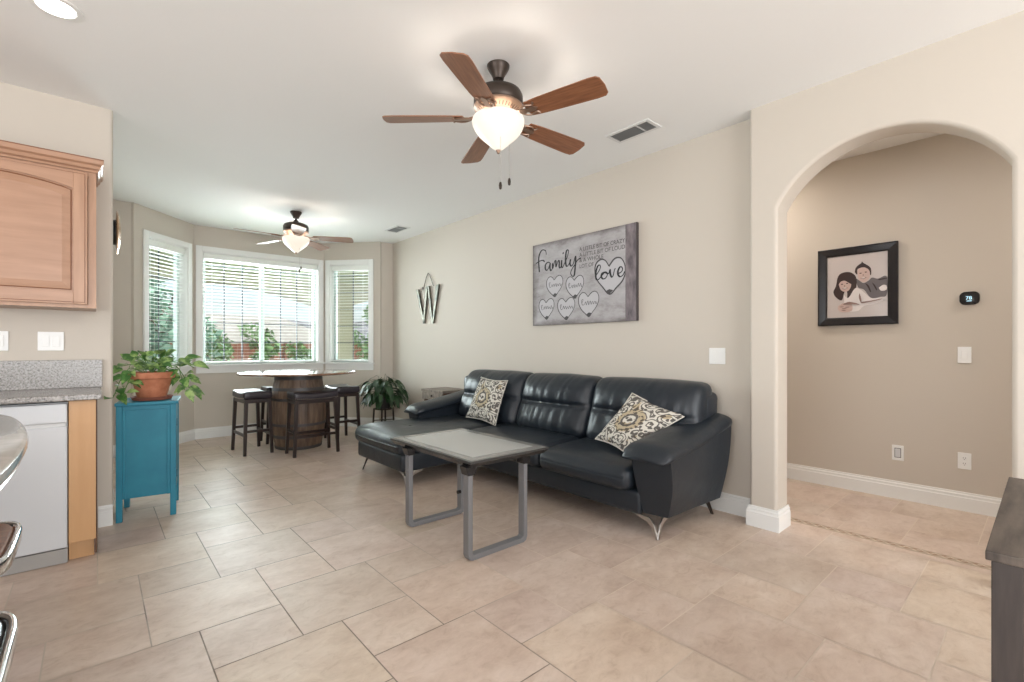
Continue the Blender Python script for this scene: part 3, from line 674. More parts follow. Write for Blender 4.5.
def make_stool(label):
    t = empty('bar_stool', label, 'stool', (0, 0, 0), 0, None); a, b = .225, .13
    bm = bmesh.new()
    def sf(P, u): P = P.copy(); P.z += .022 * (abs(u[0]) ** 2) * (1 if u[2] > 0 else .6) - .006; return P
    softbox(bm, (0, 0, .640), (2 * a + .02, 2 * b + .03, .075), .022, (14, 6, 2), (0, 0, .01), sf); link('seat', bm, 'vinyl_seat', t, smooth=2)
    for s in (-1, 1):
        bm = bmesh.new()
        for i in range(23): x = -a + 2 * a * i / 22; z = .612 + .013 * (x / a) ** 2; softbox(bm, (x, s * (b + .016), z), (.009, .006, .009), .003, (1, 1, 1), m=1)
        link('nailhead_trim', bm, 'nailhead', t)
    link('rail', BM(((-a + .01, -b, .565), (a - .01, -b + .018, .606)), ((-a + .01, b - .018, .565), (a - .01, b, .606)), ((-a, -b, .565), (-a + .018, b, .606)), ((a - .018, -b, .565), (a, b, .606))), 'espresso', t)
    for sx_ in (-1, 1):
        for sy_ in (-1, 1):
            bm = bmesh.new(); bar(bm, (sx_ * (a - .018), sy_ * (b - .014), .60), (sx_ * (a + .008), sy_ * (b + .008), 0), .036, .036, (0, 1, 0), .82); link('leg', bm, 'espresso', t, bev=.002)
    for sy_ in (-1, 1): link('stretcher', BM(((-a, sy_ * (b - .004) - .009, .20), (a, sy_ * (b - .004) + .009, .228))), 'espresso', t)
    for sx_ in (-1, 1): link('stretcher', BM(((sx_ * (a - .004) - .009, -b, .16 if 0 else .245), (sx_ * (a - .004) + .009, b, .273))), 'espresso', t)
    return t
SL = ['dark wooden bar stool on the left side of the barrel table', 'dark wooden bar stool with nailhead trim in front of the barrel table', 'dark wooden bar stool at the right of the barrel table, beside the black sofa', 'dark wooden bar stool behind the barrel table, nearest the bay window']
st = make_stool(SL[0]); allst = [st] + [copy_tree(st) for _ in range(3)]
for o, lb, x, y, rz in zip(allst, SL, (1.335, 1.825, 2.37, 1.80), (5.97, 5.445, 5.98, 6.42), (93, 0, 88, 1)):
    o.location = (x, y, 0); o.rotation_euler.z = R(rz); o['label'] = lb; o['group'] = 'bar stools around the barrel table'

# ---------------------------------------------------------------- ceiling fans
def make_fan(label):
    f = empty('ceiling_fan', label, 'ceiling fan', (0, 0, H))
    bm = bmesh.new(); lathe(bm, [(.010, -.078), (.030, -.076), (.034, -.060), (.052, -.030), (.061, -.012), (.063, 0)], n=32); link('canopy', bm, 'bronze', f, smooth=True)
    bm = bmesh.new(); lathe(bm, [(.013, -.16), (.013, -.05)], n=16); lathe(bm, [(.030, -.118), (.024, -.098), (.014, -.094)], n=20); link('downrod', bm, 'bronze', f, smooth=True)
    bm = bmesh.new(); lathe(bm, [(.03, -.128), (.09, -.134), (.126, -.152), (.137, -.175), (.137, -.215), (.130, -.225)], n=48); mh = link('motor_housing', bm, 'bronze', f, smooth=True)
    bm = bmesh.new(); lathe(bm, [(.130, -.225), (.138, -.231), (.138, -.239), (.124, -.250), (.100, -.266), (.085, -.280), (.070, -.290), (.074, -.300), (.070, -.308), (.010, -.312), (.008, -.462)], n=48); link('motor_trim', bm, 'bronze_light', f, smooth=True)
    # ribs on the trim ring
    bm = bmesh.new()
    for k in range(40):
        a = 2 * pi * k / 40; bar(bm, (.123 * cos(a), .123 * sin(a), -.248), (.10 * cos(a), .10 * sin(a), -.264), .005, .004)
    link('trim_ribs', bm, 'bronze', mh)
    bm = bmesh.new(); lathe(bm, [(.001, -.474), (.016, -.470), (.033, -.458), (.053, -.440), (.075, -.420), (.095, -.402), (.115, -.382), (.134, -.355), (.144, -.330), (.146, -.312), (.142, -.298)], n=48, cap=False); link('lamp_bowl', bm, 'lamp_glass', f, smooth=2)
    bm = bmesh.new(); lathe(bm, [(.001, -.492), (.008, -.488), (.009, -.481), (.014, -.475), (.014, -.470)], n=16); link('finial', bm, 'bronze_light', f, smooth=True)
    base = None
    for k in range(5):
        a = R(-4 + 72 * k)
        if k == 0:
            bm = bmesh.new()
            out = [(.205, -.055), (.30, -.064), (.45, -.070), (.60, -.075), (.645, -.072), (.662, -.055), (.668, 0), (.662, .055), (.645, .072), (.60, .075), (.45, .070), (.30, .064), (.205, .055), (.195, 0)]
            prism(bm, out, lambda x, y: (x, y, -.003), lambda x, y: (x, y, .003)); bl = link('blade', bm, 'fan_blade', f, bev=.001)
            bm = bmesh.new()
            # scrolled iron: stem, two curling arms, mounting plate
            bar(bm, (.085, 0, .018), (.17, 0, -.002), .030, .010); tube(bm, smooth_line([(.15, .004, 0), (.18, .030, -.006), (.215, .040, -.008), (.25, .028, -.007), (.262, .045, -.007)], 4), .0055, 6)
            tube(bm, smooth_line([(.15, -.004, 0), (.18, -.030, -.006), (.215, -.040, -.008), (.25, -.028, -.007), (.262, -.045, -.007)], 4), .0055, 6)
            prism(bm, [(.165, -.022), (.20, -.014), (.245, -.020), (.27, 0), (.245, .020), (.20, .014), (.165, .022)], lambda x, y: (x, y, -.009), lambda x, y: (x, y, -.004)); ir = link('blade_iron', bm, 'bronze_light', f)  # paler bronze on the irons stands in for lamp light falling on them
            base = (bl, ir)
        else:
            bl, ir = base[0].copy(), base[1].copy(); C.objects.link(bl); C.objects.link(ir)
        for o in (bl, ir): o.rotation_mode = 'XYZ'; o.location = (0, 0, -.292); o.rotation_euler = (R(-12), R(1.2), a); o.scale = (.955, .96, 1)
    for dx, dy, zb in ((.055, -.03, -.62), (-.035, -.06, -.67)):
        bm = bmesh.new(); tube(bm, [(dx, dy, -.312), (dx, dy, zb)], .0012, 5); ch = link('pull_chain', bm, 'satin_steel', f)
        bm = bmesh.new(); lathe(bm, [(.002, -.042), (.007, -.038), (.009, -.02), (.006, -.004), (.002, 0)], (dx, dy, zb), 12); link('pull_knob', bm, 'bronze', ch, smooth=True)
    return f
f1 = make_fan('nearer ceiling fan with five brown blades and lit frosted bowl, high above the sofa')
f2 = copy_tree(f1); f2['label'] = 'farther ceiling fan with lit frosted bowl hanging over the barrel table by the bay'
f1.location = (1.69, 2.035, H); f2.location = (1.746, 5.766, H); f2.rotation_euler.z = R(44)
for o in (f1, f2): o['group'] = 'ceiling fans'
lamp('fan_lamp_near', 'POINT', (1.69, 2.035, 2.375), 7, (1, .90, .80), radius=.06)
lamp('fan_lamp_far', 'POINT', (1.746, 5.766, 2.375), 10, (1, .90, .80), radius=.06)

# ---------------------------------------------------------------- ceiling fittings
cl = empty('recessed_light', 'round lit recessed downlight in the ceiling above the kitchen', 'ceiling light', (-.135, 3.03, H))
bm = bmesh.new(); lathe(bm, [(.068, -.002), (.072, -.006), (.094, -.004), (.096, 0)], n=40, cap=False); link('trim_ring', bm, 'trim_white', cl, smooth=True)
bm = bmesh.new(); lathe(bm, [(.071, -.004), (.001, -.005)], n=40); link('lens', bm, 'can_light', cl)
def vent(label, x, y, lx, ly, dark):
    v = empty('ceiling_vent', label, 'vent', (x, y, H))
    a, b = lx / 2, ly / 2; f_ = .025
    bm = BM(((-a, -b, -.008), (-a + f_, b, 0)), ((a - f_, -b, -.008), (a, b, 0)), ((-a + f_, -b, -.008), (a - f_, -b + f_, 0)), ((-a + f_, b - f_, -.008), (a - f_, b, 0)), ((-a + f_, -b * .38 - .006, -.008), (a - f_, -b * .38 + .006, 0))); link('frame', bm, 'vent_white', v, bev=.002)
    link('backing', BM(((-a + f_, -b + f_, -.002), (a - f_, b - f_, -.0005))), dark, v)
    bm = bmesh.new(); n = 9
    for i in range(n):
        xx = -a + f_ + (2 * a - 2 * f_) * (i + .5) / n; bar(bm, (xx, -b + f_, -.005), (xx, b - f_, -.005), .0025, .009, (.5, 0, 1))
    link('louvres', bm, 'vent_grey', v)
vent('pale rectangular ceiling vent with grey louvres, the near one by the archway wall', 2.93, 2.0, .18, .36, 'vent_grey')
vent('small rectangular ceiling vent at the far end, near the bay window', 3.0, 5.70, .19, .36, 'vent_grey')

# ---------------------------------------------------------------- kitchen side
uc = empty('wall_cabinet', 'maple upper kitchen cabinet with raised arched doors and dark-glazed crown moulding', 'cabinet', (-.79, 3.94, 1.405))
def cb(name, bm, m, parent=uc, bev=0, smooth=False, off=None):
    bmesh.ops.translate(bm, verts=bm.verts, vec=-Vector(off or parent.location)); return link(name, bm, m, parent, bev=bev, smooth=smooth)
YF = 3.785
cb('body', BM(((-1.59, YF + .02, 1.405), (.006, 4.098, 2.235))), 'maple_v')
cb('face_frame', BM(((-.03, YF, 1.405), (.006, YF + .02, 2.235)), ((-1.59, YF, 1.405), (-1.555, YF + .02, 2.235)), ((-1.555, YF, 1.405), (-.03, YF + .02, 1.43)), ((-1.555, YF, 2.19), (-.03, YF + .02, 2.235))), 'maple_v')
bm = bmesh.new(); prof = [(0, 0), (-.012, 0), (-.018, .012), (-.030, .018), (-.038, .034), (-.055, .042), (-.062, .060), (-.062, .066), (0, .066)]
rings = [[(-1.59, YF + a, 2.215 + b) for a, b in prof], [(.006 - a * .55, YF + a, 2.215 + b) for a, b in prof], [(.006 - a * .55, 4.098, 2.215 + b) for a, b in prof]]
loft(bm, rings); cb('crown_moulding', bm, 'maple_h')
cb('glaze_line', BM(((-1.59, YF - .064, 2.2805), (.04, YF - .055, 2.286)), ((-1.59, YF - .020, 2.226), (.018, YF - .012, 2.231))), 'maple_glaze')
def arch_door(xa, xb):
    z0, z1 = 1.425, 2.205; y = YF - .021; w_ = .062; off = uc.location
    def top(x, lo, hi): t = (x - (xa + w_)) / (xb - xa - 2 * w_); return lo + (hi - lo) * sin(pi * max(0, min(1, t))) ** .8
    bm = bmesh.new(); N = 14; xs = [xa + w_ + (xb - xa - 2 * w_) * i / N for i in range(N + 1)]
    outer = [(xa, z0), (xb, z0), (xb, z1), (xa, z1)]
    box(bm, (xa, y, z0), (xa + w_, YF - .001, z1)); box(bm, (xb - w_, y, z0), (xb, YF - .001, z1)); d = cb('door', bm, 'maple_v', bev=.003)
    bm = bmesh.new(); box(bm, (xa + w_, y, z0), (xb - w_, YF - .001, z0 + .075)); o = cb('door_rail', bm, 'maple_h', bev=.002); o.parent = d; bm = bmesh.new()
    prism(bm, [(xa + w_, z1), (xb - w_, z1)] + [(x, top(x, z1 - .105, z1 - .06)) for x in xs[::-1]], lambda x, z: (x, y, z), lambda x, z: (x, YF - .001, z)); o = cb('door_rail', bm, 'maple_h', bev=.002); o.parent = d
    bm = bmesh.new(); box(bm, (xa + w_, y + .012, z0 + .075), (xb - w_, YF - .001, z1 - .06)); o = cb('panel_field', bm, 'maple_h'); o.parent = d
    bm = bmesh.new(); i0 = .040
    A = [(xa + w_ + .010, z0 + .085), (xb - w_ - .010, z0 + .085)] + [(min(max(x, xa + w_ + .010), xb - w_ - .010), top(x, z1 - .115, z1 - .070)) for x in xs[::-1]]
    cx_, cz = (xa + xb) / 2, (z0 + z1) / 2
    B_ = [(cx_ + (x - cx_) * (1 - i0 / (abs(xb - xa) / 2 - w_)), cz + (z - cz) * (1 - i0 / .30)) for x, z in A]
    loft(bm, [[(x, y + .0115, z) for x, z in A], [(x, y + .002, z) for x, z in B_]]); o = cb('raised_panel', bm, 'maple_h'); o.parent = d
    bm = bmesh.new(); pts_ = [(x, y + .010, z) for x, z in A]; pts_.append(pts_[0]); tube(bm, pts_, .0034, 5, cap=False); o = cb('panel_glaze', bm, 'maple_glaze'); o.parent = d
    bm = bmesh.new(); q = [(xa + .012, z0 + .012), (xb - .012, z0 + .012), (xb - .012, z1 - .012), (xa + .012, z1 - .012), (xa + .012, z0 + .012)]; tube(bm, [(x, y, z) for x, z in q], .0022, 5, cap=False); o = cb('edge_glaze', bm, 'maple_glaze'); o.parent = d
arch_door(-.787, -.033); arch_door(-1.55, -.795)
# worktop with upstand
wt = empty('kitchen_worktop', 'speckled grey granite worktop with upstand along the kitchen wall', 'worktop', (-1.6, 3.78, .89))
cb('slab', BM(((-3.2, 3.47, .884), (.030, 4.098, .916))), 'granite', wt, bev=.006)
cb('upstand', BM(((-3.2, 4.075, .9165), (.036, 4.099, 1.092))), 'granite', wt, bev=.002)
# base unit end
bc = empty('base_cabinet', 'narrow maple base cabinet panel at the end of the kitchen run', 'cabinet', (-.05, 3.8, 0))
cb('body', BM(((-.108, 3.54, .10), (-.002, 4.078, .8835))), 'maple_v', bc)
cb('front_panel', BM(((-.108, 3.52, .105), (.004, 3.54, .880))), 'maple_side', bc, bev=.002)
cb('end_panel', BM(((-.001, 3.541, .02), (.010, 4.078, .8835))), 'maple_edge', bc)
cb('toe_kick', BM(((-.108, 3.60, .0), (-.003, 3.62, .10))), 'maple_glaze', bc)
cb('toe_block', BM(((-.108, 3.575, .0), (-.003, 3.60, .10))), 'maple_side', bc)
dw = empty('dishwasher', 'white built-in dishwasher under the granite worktop', 'dishwasher', (-.41, 3.8, 0))
cb('body', BM(((-.709, 3.55, .03), (-.112, 4.075, .872))), 'appliance_white', dw)
cb('door', BM(((-.709, 3.515, .088), (-.112, 3.549, .745))), 'appliance_white', dw, bev=.006)
cb('control_panel', BM(((-.709, 3.505, .765), (-.112, 3.549, .868))), 'appliance_white', dw, bev=.006)
cb('grip_recess', BM(((-.70, 3.525, .745), (-.12, 3.549, .765))), 'vent_white', dw)
cb('kick_plate', BM(((-.709, 3.53, .003), (-.112, 3.545, .080))), 'appliance_kick', dw)
b2 = empty('base_cabinet', 'maple base cabinet with drawer beyond the dishwasher, at the left end of the worktop', 'cabinet', (-1.2, 3.8, 0))
cb('body', BM(((-3.2, 3.54, .10), (-.716, 4.078, .8835))), 'maple_v', b2); 
for i in range(5):
    xa = -3.19 + i * .495; cb('drawer', BM(((xa, 3.52, .72), (xa + .48, 3.539, .865))), 'maple_h', b2, bev=.004); cb('door', BM(((xa, 3.52, .12), (xa + .48, 3.539, .70))), 'maple_v', b2, bev=.004)
cb('toe_kick', BM(((-3.2, 3.60, 0), (-.716, 3.62, .10))), 'maple_glaze', b2)
# island with curved top
il = empty('kitchen_island', 'kitchen island with curved polished pale stone top at the left edge', 'kitchen island', (-1.1, 1.7, 0))
def isl(off_, z):
    P = []
    for i in range(25):
        y = .55 + (2.95 - .55) * i / 24; P.append((-.135 - off_ - (y - 1.67) ** 2 / (2 * 4.4) - (.35 * max(0, (y - 2.55) / .4) ** 2.4) - (.35 * max(0, (.9 - y) / .35) ** 2.4), y, z))
    P += [(-1.6, 2.95 - off_, z), (-1.6, .55 + off_, z)]
    return P
bm = bmesh.new(); zt = .914
rings = [isl(.028, zt - .062), isl(.016, zt - .058), isl(.010, zt - .046), isl(.016, zt - .038), isl(.004, zt - .030), isl(0, zt - .018), isl(.003, zt - .006), isl(.012, zt)]
loft(bm, rings); cb('stone_top', bm, 'island_stone', il, smooth=True)
bm = bmesh.new(); loft(bm, [isl(.40, .10), isl(.40, zt - .062)]); cb('body', bm, 'espresso', il)
bm = bmesh.new(); loft(bm, [isl(.36, 0), isl(.36, .11)]); cb('plinth', bm, 'trim_white', il)
wood('stool_brown', (.16, .06, .028), (.26, .11, .05), .65, 5)
mat('seat_black', (.012, .012, .014), .35)
def pod(label, x, y, m_, z=.65):
    t = empty('counter_stool', label, 'stool', (x, y, 0)); s = .20
    def sq(k, z): 
        return [((abs(cos(a)) ** .35) * (1 if cos(a) > 0 else -1) * s * k, (abs(sin(a)) ** .35) * (1 if sin(a) > 0 else -1) * s * k, z) for a in [2 * pi * i / 48 for i in range(48)]]
    bm = bmesh.new(); loft(bm, [sq(.955, z - .03), sq(.965, z - .008), sq(.93, z + .002)]); link('seat', bm, m_, t, smooth=2)
    bm = bmesh.new(); loft(bm, [sq(.97, z - .045), sq(1.04, z - .04), sq(1.05, z - .01), sq(1.03, z), sq(.975, z - .004), sq(.965, z - .04)], cap=False); link('seat_rim', bm, 'chrome', t, smooth=2)
    bm = bmesh.new(); lathe(bm, [(.06, z - .046), (.028, z - .07), (.024, .06), (.05, .03), (.19, .012), (.195, 0)], n=40); link('pedestal', bm, 'chrome', t, smooth=True)
    bm = bmesh.new(); tube(bm, [(.13 * cos(2 * pi * i / 24) , .13 * sin(2 * pi * i / 24), .28) for i in range(25)], .009, 8, cap=False); bar(bm, (0, 0, .28), (.13, 0, .28), .014, .014); link('footrest', bm, 'chrome', t, smooth=True)
pod('chrome-rimmed counter stool with brown seat at the curved island', -.368, 1.87, 'stool_brown')
pod('chrome-rimmed counter stool with black seat, at the bottom left corner of the photo', -.318, 1.18, 'seat_black')
# ---------------------------------------------------------------- wall plates
def plate(name, label, cat, org, rz, kind, grp=None):
    p = empty(name, label, cat, org, R(rz)); nz_ = {'2': 2}.get(kind, 1); wd = .118 if kind == '2' else .072
    bm = bmesh.new(); box(bm, (-wd / 2, -.006, -.0585), (wd / 2, 0, .0585)); link('plate', bm, 'plastic_white', p, bev=.0025)
    xs = (-.0235, .0235) if kind == '2' else (0,)
    for x in xs:
        if kind in ('1', '2', 'd'):
            link('rocker', BM(((x - .0165, -.0095, -.033), (x + .0165, -.0062, .033))), 'plastic_white' if kind != 'd' else 'appliance_white', p, bev=.0015)
            if kind == 'd': link('surround', BM(((x - .020, -.0075, -.037), (x + .020, -.0061, .037))), 'socket_dark', p)
        if kind == 'o':
            for s in (-1, 1):
                bm = bmesh.new(); loft(bm, [[(.0168 * cos(a) , yy, s * .0195 + .0145 * max(-1, min(1, 1.25 * sin(a)))) for a in [2 * pi * i / 20 for i in range(20)]] for yy in (-.0085, -.0061)]); so_ = link('socket', bm, 'plastic_white', p)
                for xx in (-.006, .006): link('slot', BM(((xx - .0012, -.0092, s * .0195 - .001), (xx + .0012, -.0086, s * .0195 + .008))), 'socket_dark', so_)
                link('slot', BM(((-.0025, -.0092, s * .0195 - .010), (.0025, -.0086, s * .0195 - .006))), 'socket_dark', so_)
    return p
plate('light_switch', 'white double switch plate above the granite upstand', 'light switch', (-.205, 4.0995, 1.21), 0, '2')
plate('light_switch', 'white switch plate at the left edge, above the worktop', 'light switch', (-.445, 4.0995, 1.21), 0, '2')
plate('light_switch', 'white double switch plate on the wall behind the sofa near the arch', 'light switch', (3.3795, 1.59, 1.11), -90, '2')
plate('light_switch', 'single white switch plate in the hall under the black thermostat', 'light switch', (4.6795, .405, 1.118), -90, '1')
plate('wall_socket', 'white low wall plate with dark-edged insert in the hall', 'wall socket', (4.6795, .780, .355), -90, 'd')
plate('wall_socket', 'white double electrical outlet low on the hall wall, right of the dark-edged plate', 'wall socket', (4.6795, .405, .358), -90, 'o')
# thermostat
th = empty('thermostat', 'small black rounded thermostat on the hall wall', 'thermostat', (4.6795, .378, 1.522), R(-90))
def rr(a, b, r, y, n=6): 
    return [(sx_ * (a - r) + r * cos(t), y, sz_ * (b - r) + r * sin(t)) for sx_, sz_, q0 in ((1, 1, 0), (-1, 1, 90), (-1, -1, 180), (1, -1, 270)) for t in [R(q0 + 90 * i / n) for i in range(n + 1)]]
bm = bmesh.new(); loft(bm, [rr(.050, .044, .030, -.001), rr(.053, .047, .032, -.012), rr(.052, .046, .032, -.020), rr(.044, .038, .028, -.025)]); link('case', bm, 'black_plastic', th, smooth=True)
MT = Matrix.Translation((-.020, -.0262, -.010)) @ Matrix.Rotation(R(90), 4, 'X')
textmesh('display', '78', .034, 'screen_glow', th, MT)
link('status_bar', BM(((-.014, -.0266, -.022), (.012, -.0255, -.018))), 'screen_glow', th)
# framed portrait
pf = empty('framed_portrait', 'black-framed sepia photograph of two smiling children on the hall wall', 'picture', (4.679, 1.045, 1.676), R(-90))
a, b, fw = .27, .321, .066
bm = bmesh.new(); prof = [(0, 0), (0, -.028), (.010, -.032), (.055, -.024), (fw, -.016), (fw, 0)]
rings = []
for sx_, sz_ in ((-1, -1), (1, -1), (1, 1), (-1, 1), (-1, -1)): rings.append([(sx_ * (a - p), q, sz_ * (b - p)) for p, q in prof])
loft(bm, rings, cap=False); link('frame', bm, 'frame_black', pf)
pr = link('photograph', BM(((-a + .055, -.012, -b + .055), (a - .055, -.006, b - .055))), 'photo_paper', pf)
K = {'boy_hair': [(0.175, 0.358), (0.183, 0.395), (0.218, 0.424), (0.253, 0.41), (0.282, 0.378), (0.284, 0.326), (0.272, 0.328), (0.268, 0.361), (0.23, 0.385), (0.195, 0.38), (0.192, 0.337)], 'boy_body': [(0.183, 0.309), (0.206, 0.288), (0.234, 0.264), (0.268, 0.281), (0.291, 0.302), (0.329, 0.289), (0.384, 0.301), (0.384, 0.158), (0.344, 0.143), (0.284, 0.139), (0.238, 0.209), (0.198, 0.232)], 'boy_face': [(0.192, 0.361), (0.206, 0.386), (0.241, 0.389), (0.272, 0.361), (0.276, 0.313), (0.257, 0.278), (0.23, 0.271), (0.202, 0.298)], 'girl_hair': [(0.053, 0.314), (0.069, 0.351), (0.106, 0.366), (0.147, 0.36), (0.179, 0.329), (0.189, 0.28), (0.183, 0.223), (0.167, 0.187), (0.127, 0.142), (0.123, 0.2), (0.106, 0.206), (0.086, 0.135), (0.044, 0.163), (0.026, 0.209), (0.044, 0.256)], 'girl_body': [(0.098, 0.183), (0.131, 0.151), (0.175, 0.224), (0.21, 0.216), (0.253, 0.17), (0.284, 0.139), (0.329, 0.131), (0.362, 0.114), (0.306, 0.091), (0.238, 0.077), (0.198, 0.041), (0.135, 0.035), (0.086, 0.038), (0.061, 0.064), (0.078, 0.107), (0.102, 0.105)], 'girl_face': [(0.064, 0.274), (0.078, 0.302), (0.106, 0.308), (0.144, 0.285), (0.151, 0.251), (0.135, 0.214), (0.106, 0.204), (0.078, 0.224)], 'fringe': [(0.057, 0.294), (0.069, 0.34), (0.106, 0.347), (0.151, 0.323), (0.155, 0.265), (0.131, 0.279), (0.106, 0.296), (0.078, 0.290), (0.063, 0.269)], 'hands': [(0.061, 0.088), (0.094, 0.11), (0.151, 0.102), (0.155, 0.044), (0.086, 0.036), (0.059, 0.061)]}
PM = {'boy_hair': 'sepia_hair', 'boy_body': 'sepia_grey', 'boy_face': 'sepia_skin', 'girl_hair': 'sepia_hair', 'girl_body': 'sepia_white', 'girl_face': 'sepia_skin', 'fringe': 'sepia_hair', 'hands': 'sepia_skin'}
def pmap(u, v): return (u - .186, v - .246)
pm = ['sepia_hair', 'sepia_grey', 'sepia_skin', 'sepia_white', 'sepia_mid']; bm = bmesh.new(); yy = -.0124
def flat(P, mi, closed=True):
    global yy
    yy -= .0003; P = smooth_line([(*p, 0) for p in P + [P[0]]], 4)[:-1] if closed else [(*p, 0) for p in P]
    f = bm.faces.new([bm.verts.new((*[(pmap(p[0], p[1]))[0]], yy, pmap(p[0], p[1])[1])) for p in P]); f.material_index = mi
for k in ('boy_body', 'girl_body'): pass
for k in ('boy_hair', 'boy_body', 'boy_face', 'girl_hair', 'girl_body', 'girl_face', 'fringe', 'hands'): flat(K[k], pm.index(PM[k]))
def blob(cx_, cz, rx, rz, mi, n=10): flat([(cx_ + rx * cos(2 * pi * i / n), cz + rz * sin(2 * pi * i / n)) for i in range(n)], mi)
for (cx_, cz) in ((.088, .268), (.124, .272)): blob(cx_, cz, .008, .004, 0)
for (cx_, cz) in ((.215, .345), (.250, .350)): blob(cx_, cz, .008, .004, 0)
flat([(.088, .232), (.108, .224), (.130, .236), (.110, .236)], 4); blob(.109, .2335, .013, .0035, 3)
flat([(.212, .306), (.234, .295), (.256, .308), (.234, .307)], 4); blob(.234, .3045, .013, .0035, 3)
blob(.106, .252, .004, .006, 4); blob(.233, .328, .004, .006, 4)
for q in ((.085, .080), (.105, .066), (.125, .075), (.10, .05)): blob(q[0], q[1], .016, .003, 4)
flat([(.208, .185), (.218, .150), (.222, .110), (.214, .112), (.204, .150)], 4); flat([(.222, .112), (.285, .118), (.35, .128), (.35, .122), (.285, .108), (.225, .100)], 4)
flat([(.10, .105), (.14, .118), (.20, .098), (.205, .090), (.15, .098), (.10, .098)], 4); flat([(.29, .262), (.31, .24), (.325, .20), (.318, .20), (.30, .24)], 0); flat([(.245, .262), (.27, .24), (.285, .19), (.278, .19), (.262, .23)], 0)
flat([(.33, .285), (.384, .290), (.384, .282), (.34, .276)], 0); flat([(.255, .41), (.232, .428), (.226, .44), (.22, .425), (.205, .412)], 0); flat([(.335, .215), (.36, .235), (.384, .228), (.384, .195), (.35, .190)], 3)
link('children', bm, pm, pr)
link('backing_board', BM(((-a + .01, -.005, -b + .01), (a - .01, -.0005, b - .01))), 'canvas_edge', pf)
# ---------------------------------------------------------------- canvas print
cvn = empty('canvas_sign', 'large grey canvas print reading Family with hearts and love above the sofa', 'wall art', (3.3795, 2.864, 1.394), R(-90))
CW, CH = 1.222, .813
def cvx(u, v): return (u - CW / 2, v)
link('canvas', BM(((-CW / 2, -.032, 0), (CW / 2, -.002, CH))), 'canvas_print', cvn, bev=.002)
link('side_edge', BM(((CW / 2 + .0002, -.032, 0), (CW / 2 + .004, -.002, CH)), ((-CW / 2 - .004, -.032, 0), (-CW / 2 - .0002, -.002, CH))), 'canvas_edge', cvn)
link('printed_border', BM(((CW / 2 - .105, -.0330, .001), (CW / 2 - .001, -.0321, CH - .001))), 'canvas_strip', cvn)
FAM = [[(0.186, 0.696), (0.177, 0.735), (0.137, 0.751), (0.104, 0.732), (0.083, 0.688), (0.08, 0.63), (0.09, 0.534)], [(0.038, 0.627), (0.09, 0.644), (0.137, 0.647), (0.164, 0.629)], [(0.242, 0.604), (0.21, 0.618), (0.177, 0.599), (0.173, 0.561), (0.194, 0.54), (0.22, 0.565), (0.239, 0.604), (0.236, 0.558), (0.249, 0.531), (0.267, 0.549), (0.271, 0.6), (0.276, 0.548), (0.298, 0.612), (0.315, 0.615), (0.319, 0.557), (0.344, 0.611), (0.36, 0.606), (0.36, 0.556), (0.375, 0.543), (0.391, 0.579), (0.393, 0.614), (0.39, 0.561), (0.402, 0.541), (0.424, 0.57), (0.461, 0.629), (0.479, 0.684), (0.467, 0.7), (0.449, 0.68), (0.441, 0.609), (0.449, 0.555), (0.467, 0.547), (0.491, 0.575), (0.504, 0.607), (0.497, 0.565), (0.514, 0.541), (0.538, 0.56), (0.556, 0.61), (0.565, 0.625), (0.567, 0.589), (0.561, 0.521), (0.55, 0.452), (0.526, 0.446), (0.506, 0.475), (0.52, 0.509), (0.556, 0.548), (0.59, 0.586), (0.63, 0.602)], [(0.408, 0.684), (0.415, 0.671)]]
LOV = [[(0.801, 0.414), (0.838, 0.456), (0.855, 0.488), (0.843, 0.508), (0.822, 0.496), (0.806, 0.456), (0.802, 0.414), (0.812, 0.383), (0.833, 0.381), (0.864, 0.407), (0.901, 0.436), (0.875, 0.431), (0.864, 0.407), (0.88, 0.382), (0.911, 0.385), (0.931, 0.416), (0.921, 0.434), (0.903, 0.437), (0.942, 0.421), (0.957, 0.454), (0.962, 0.412), (0.977, 0.386), (0.992, 0.4), (1.006, 0.448), (1.017, 0.453)], [(1.041, 0.409), (1.071, 0.416), (1.088, 0.438), (1.08, 0.459), (1.061, 0.461), (1.043, 0.435), (1.041, 0.403), (1.061, 0.38), (1.09, 0.389), (1.109, 0.419)]]
HRT = [(0.946, 0.485), (0.908, 0.538), (0.858, 0.556), (0.807, 0.527), (0.793, 0.464), (0.814, 0.383), (0.878, 0.309), (0.951, 0.241), (1.025, 0.294), (1.083, 0.343), (1.112, 0.402), (1.109, 0.479), (1.068, 0.539), (1.005, 0.542), (0.946, 0.485)]
def ribbon(bm, P, wd, y, thick_down=1.5):
    P = smooth_line([(p[0], 0, p[1]) for p in P], 5); L = []
    for i, p in enumerate(P):
        t = (P[min(i + 1, len(P) - 1)] - P[max(i - 1, 0)]).normalized(); nn = Vector((-t.z, 0, t.x)); k = wd * (1 + (thick_down - 1) * max(0, -t.z)) / 2
        u, v = cvx(p.x, p.z); L.append((bm.verts.new((u + nn.x * k, y, v + nn.z * k)), bm.verts.new((u - nn.x * k, y, v - nn.z * k))))
    for a_, b_ in zip(L, L[1:]): bm.faces.new((a_[0], b_[0], b_[1], a_[1]))
bm = bmesh.new()
for s_ in FAM: ribbon(bm, s_, .010, -.0328, 1.9)
link('lettering_family', bm, 'ink_black', cvn)
big = bmesh.new(); big.faces.new([big.verts.new((cvx(p.x, 0)[0], -.0324, p.z)) for p in smooth_line([(q[0], 0, q[1]) for q in HRT], 4)[:-1]]); hb = link('large_heart', big, 'heart_light', cvn)
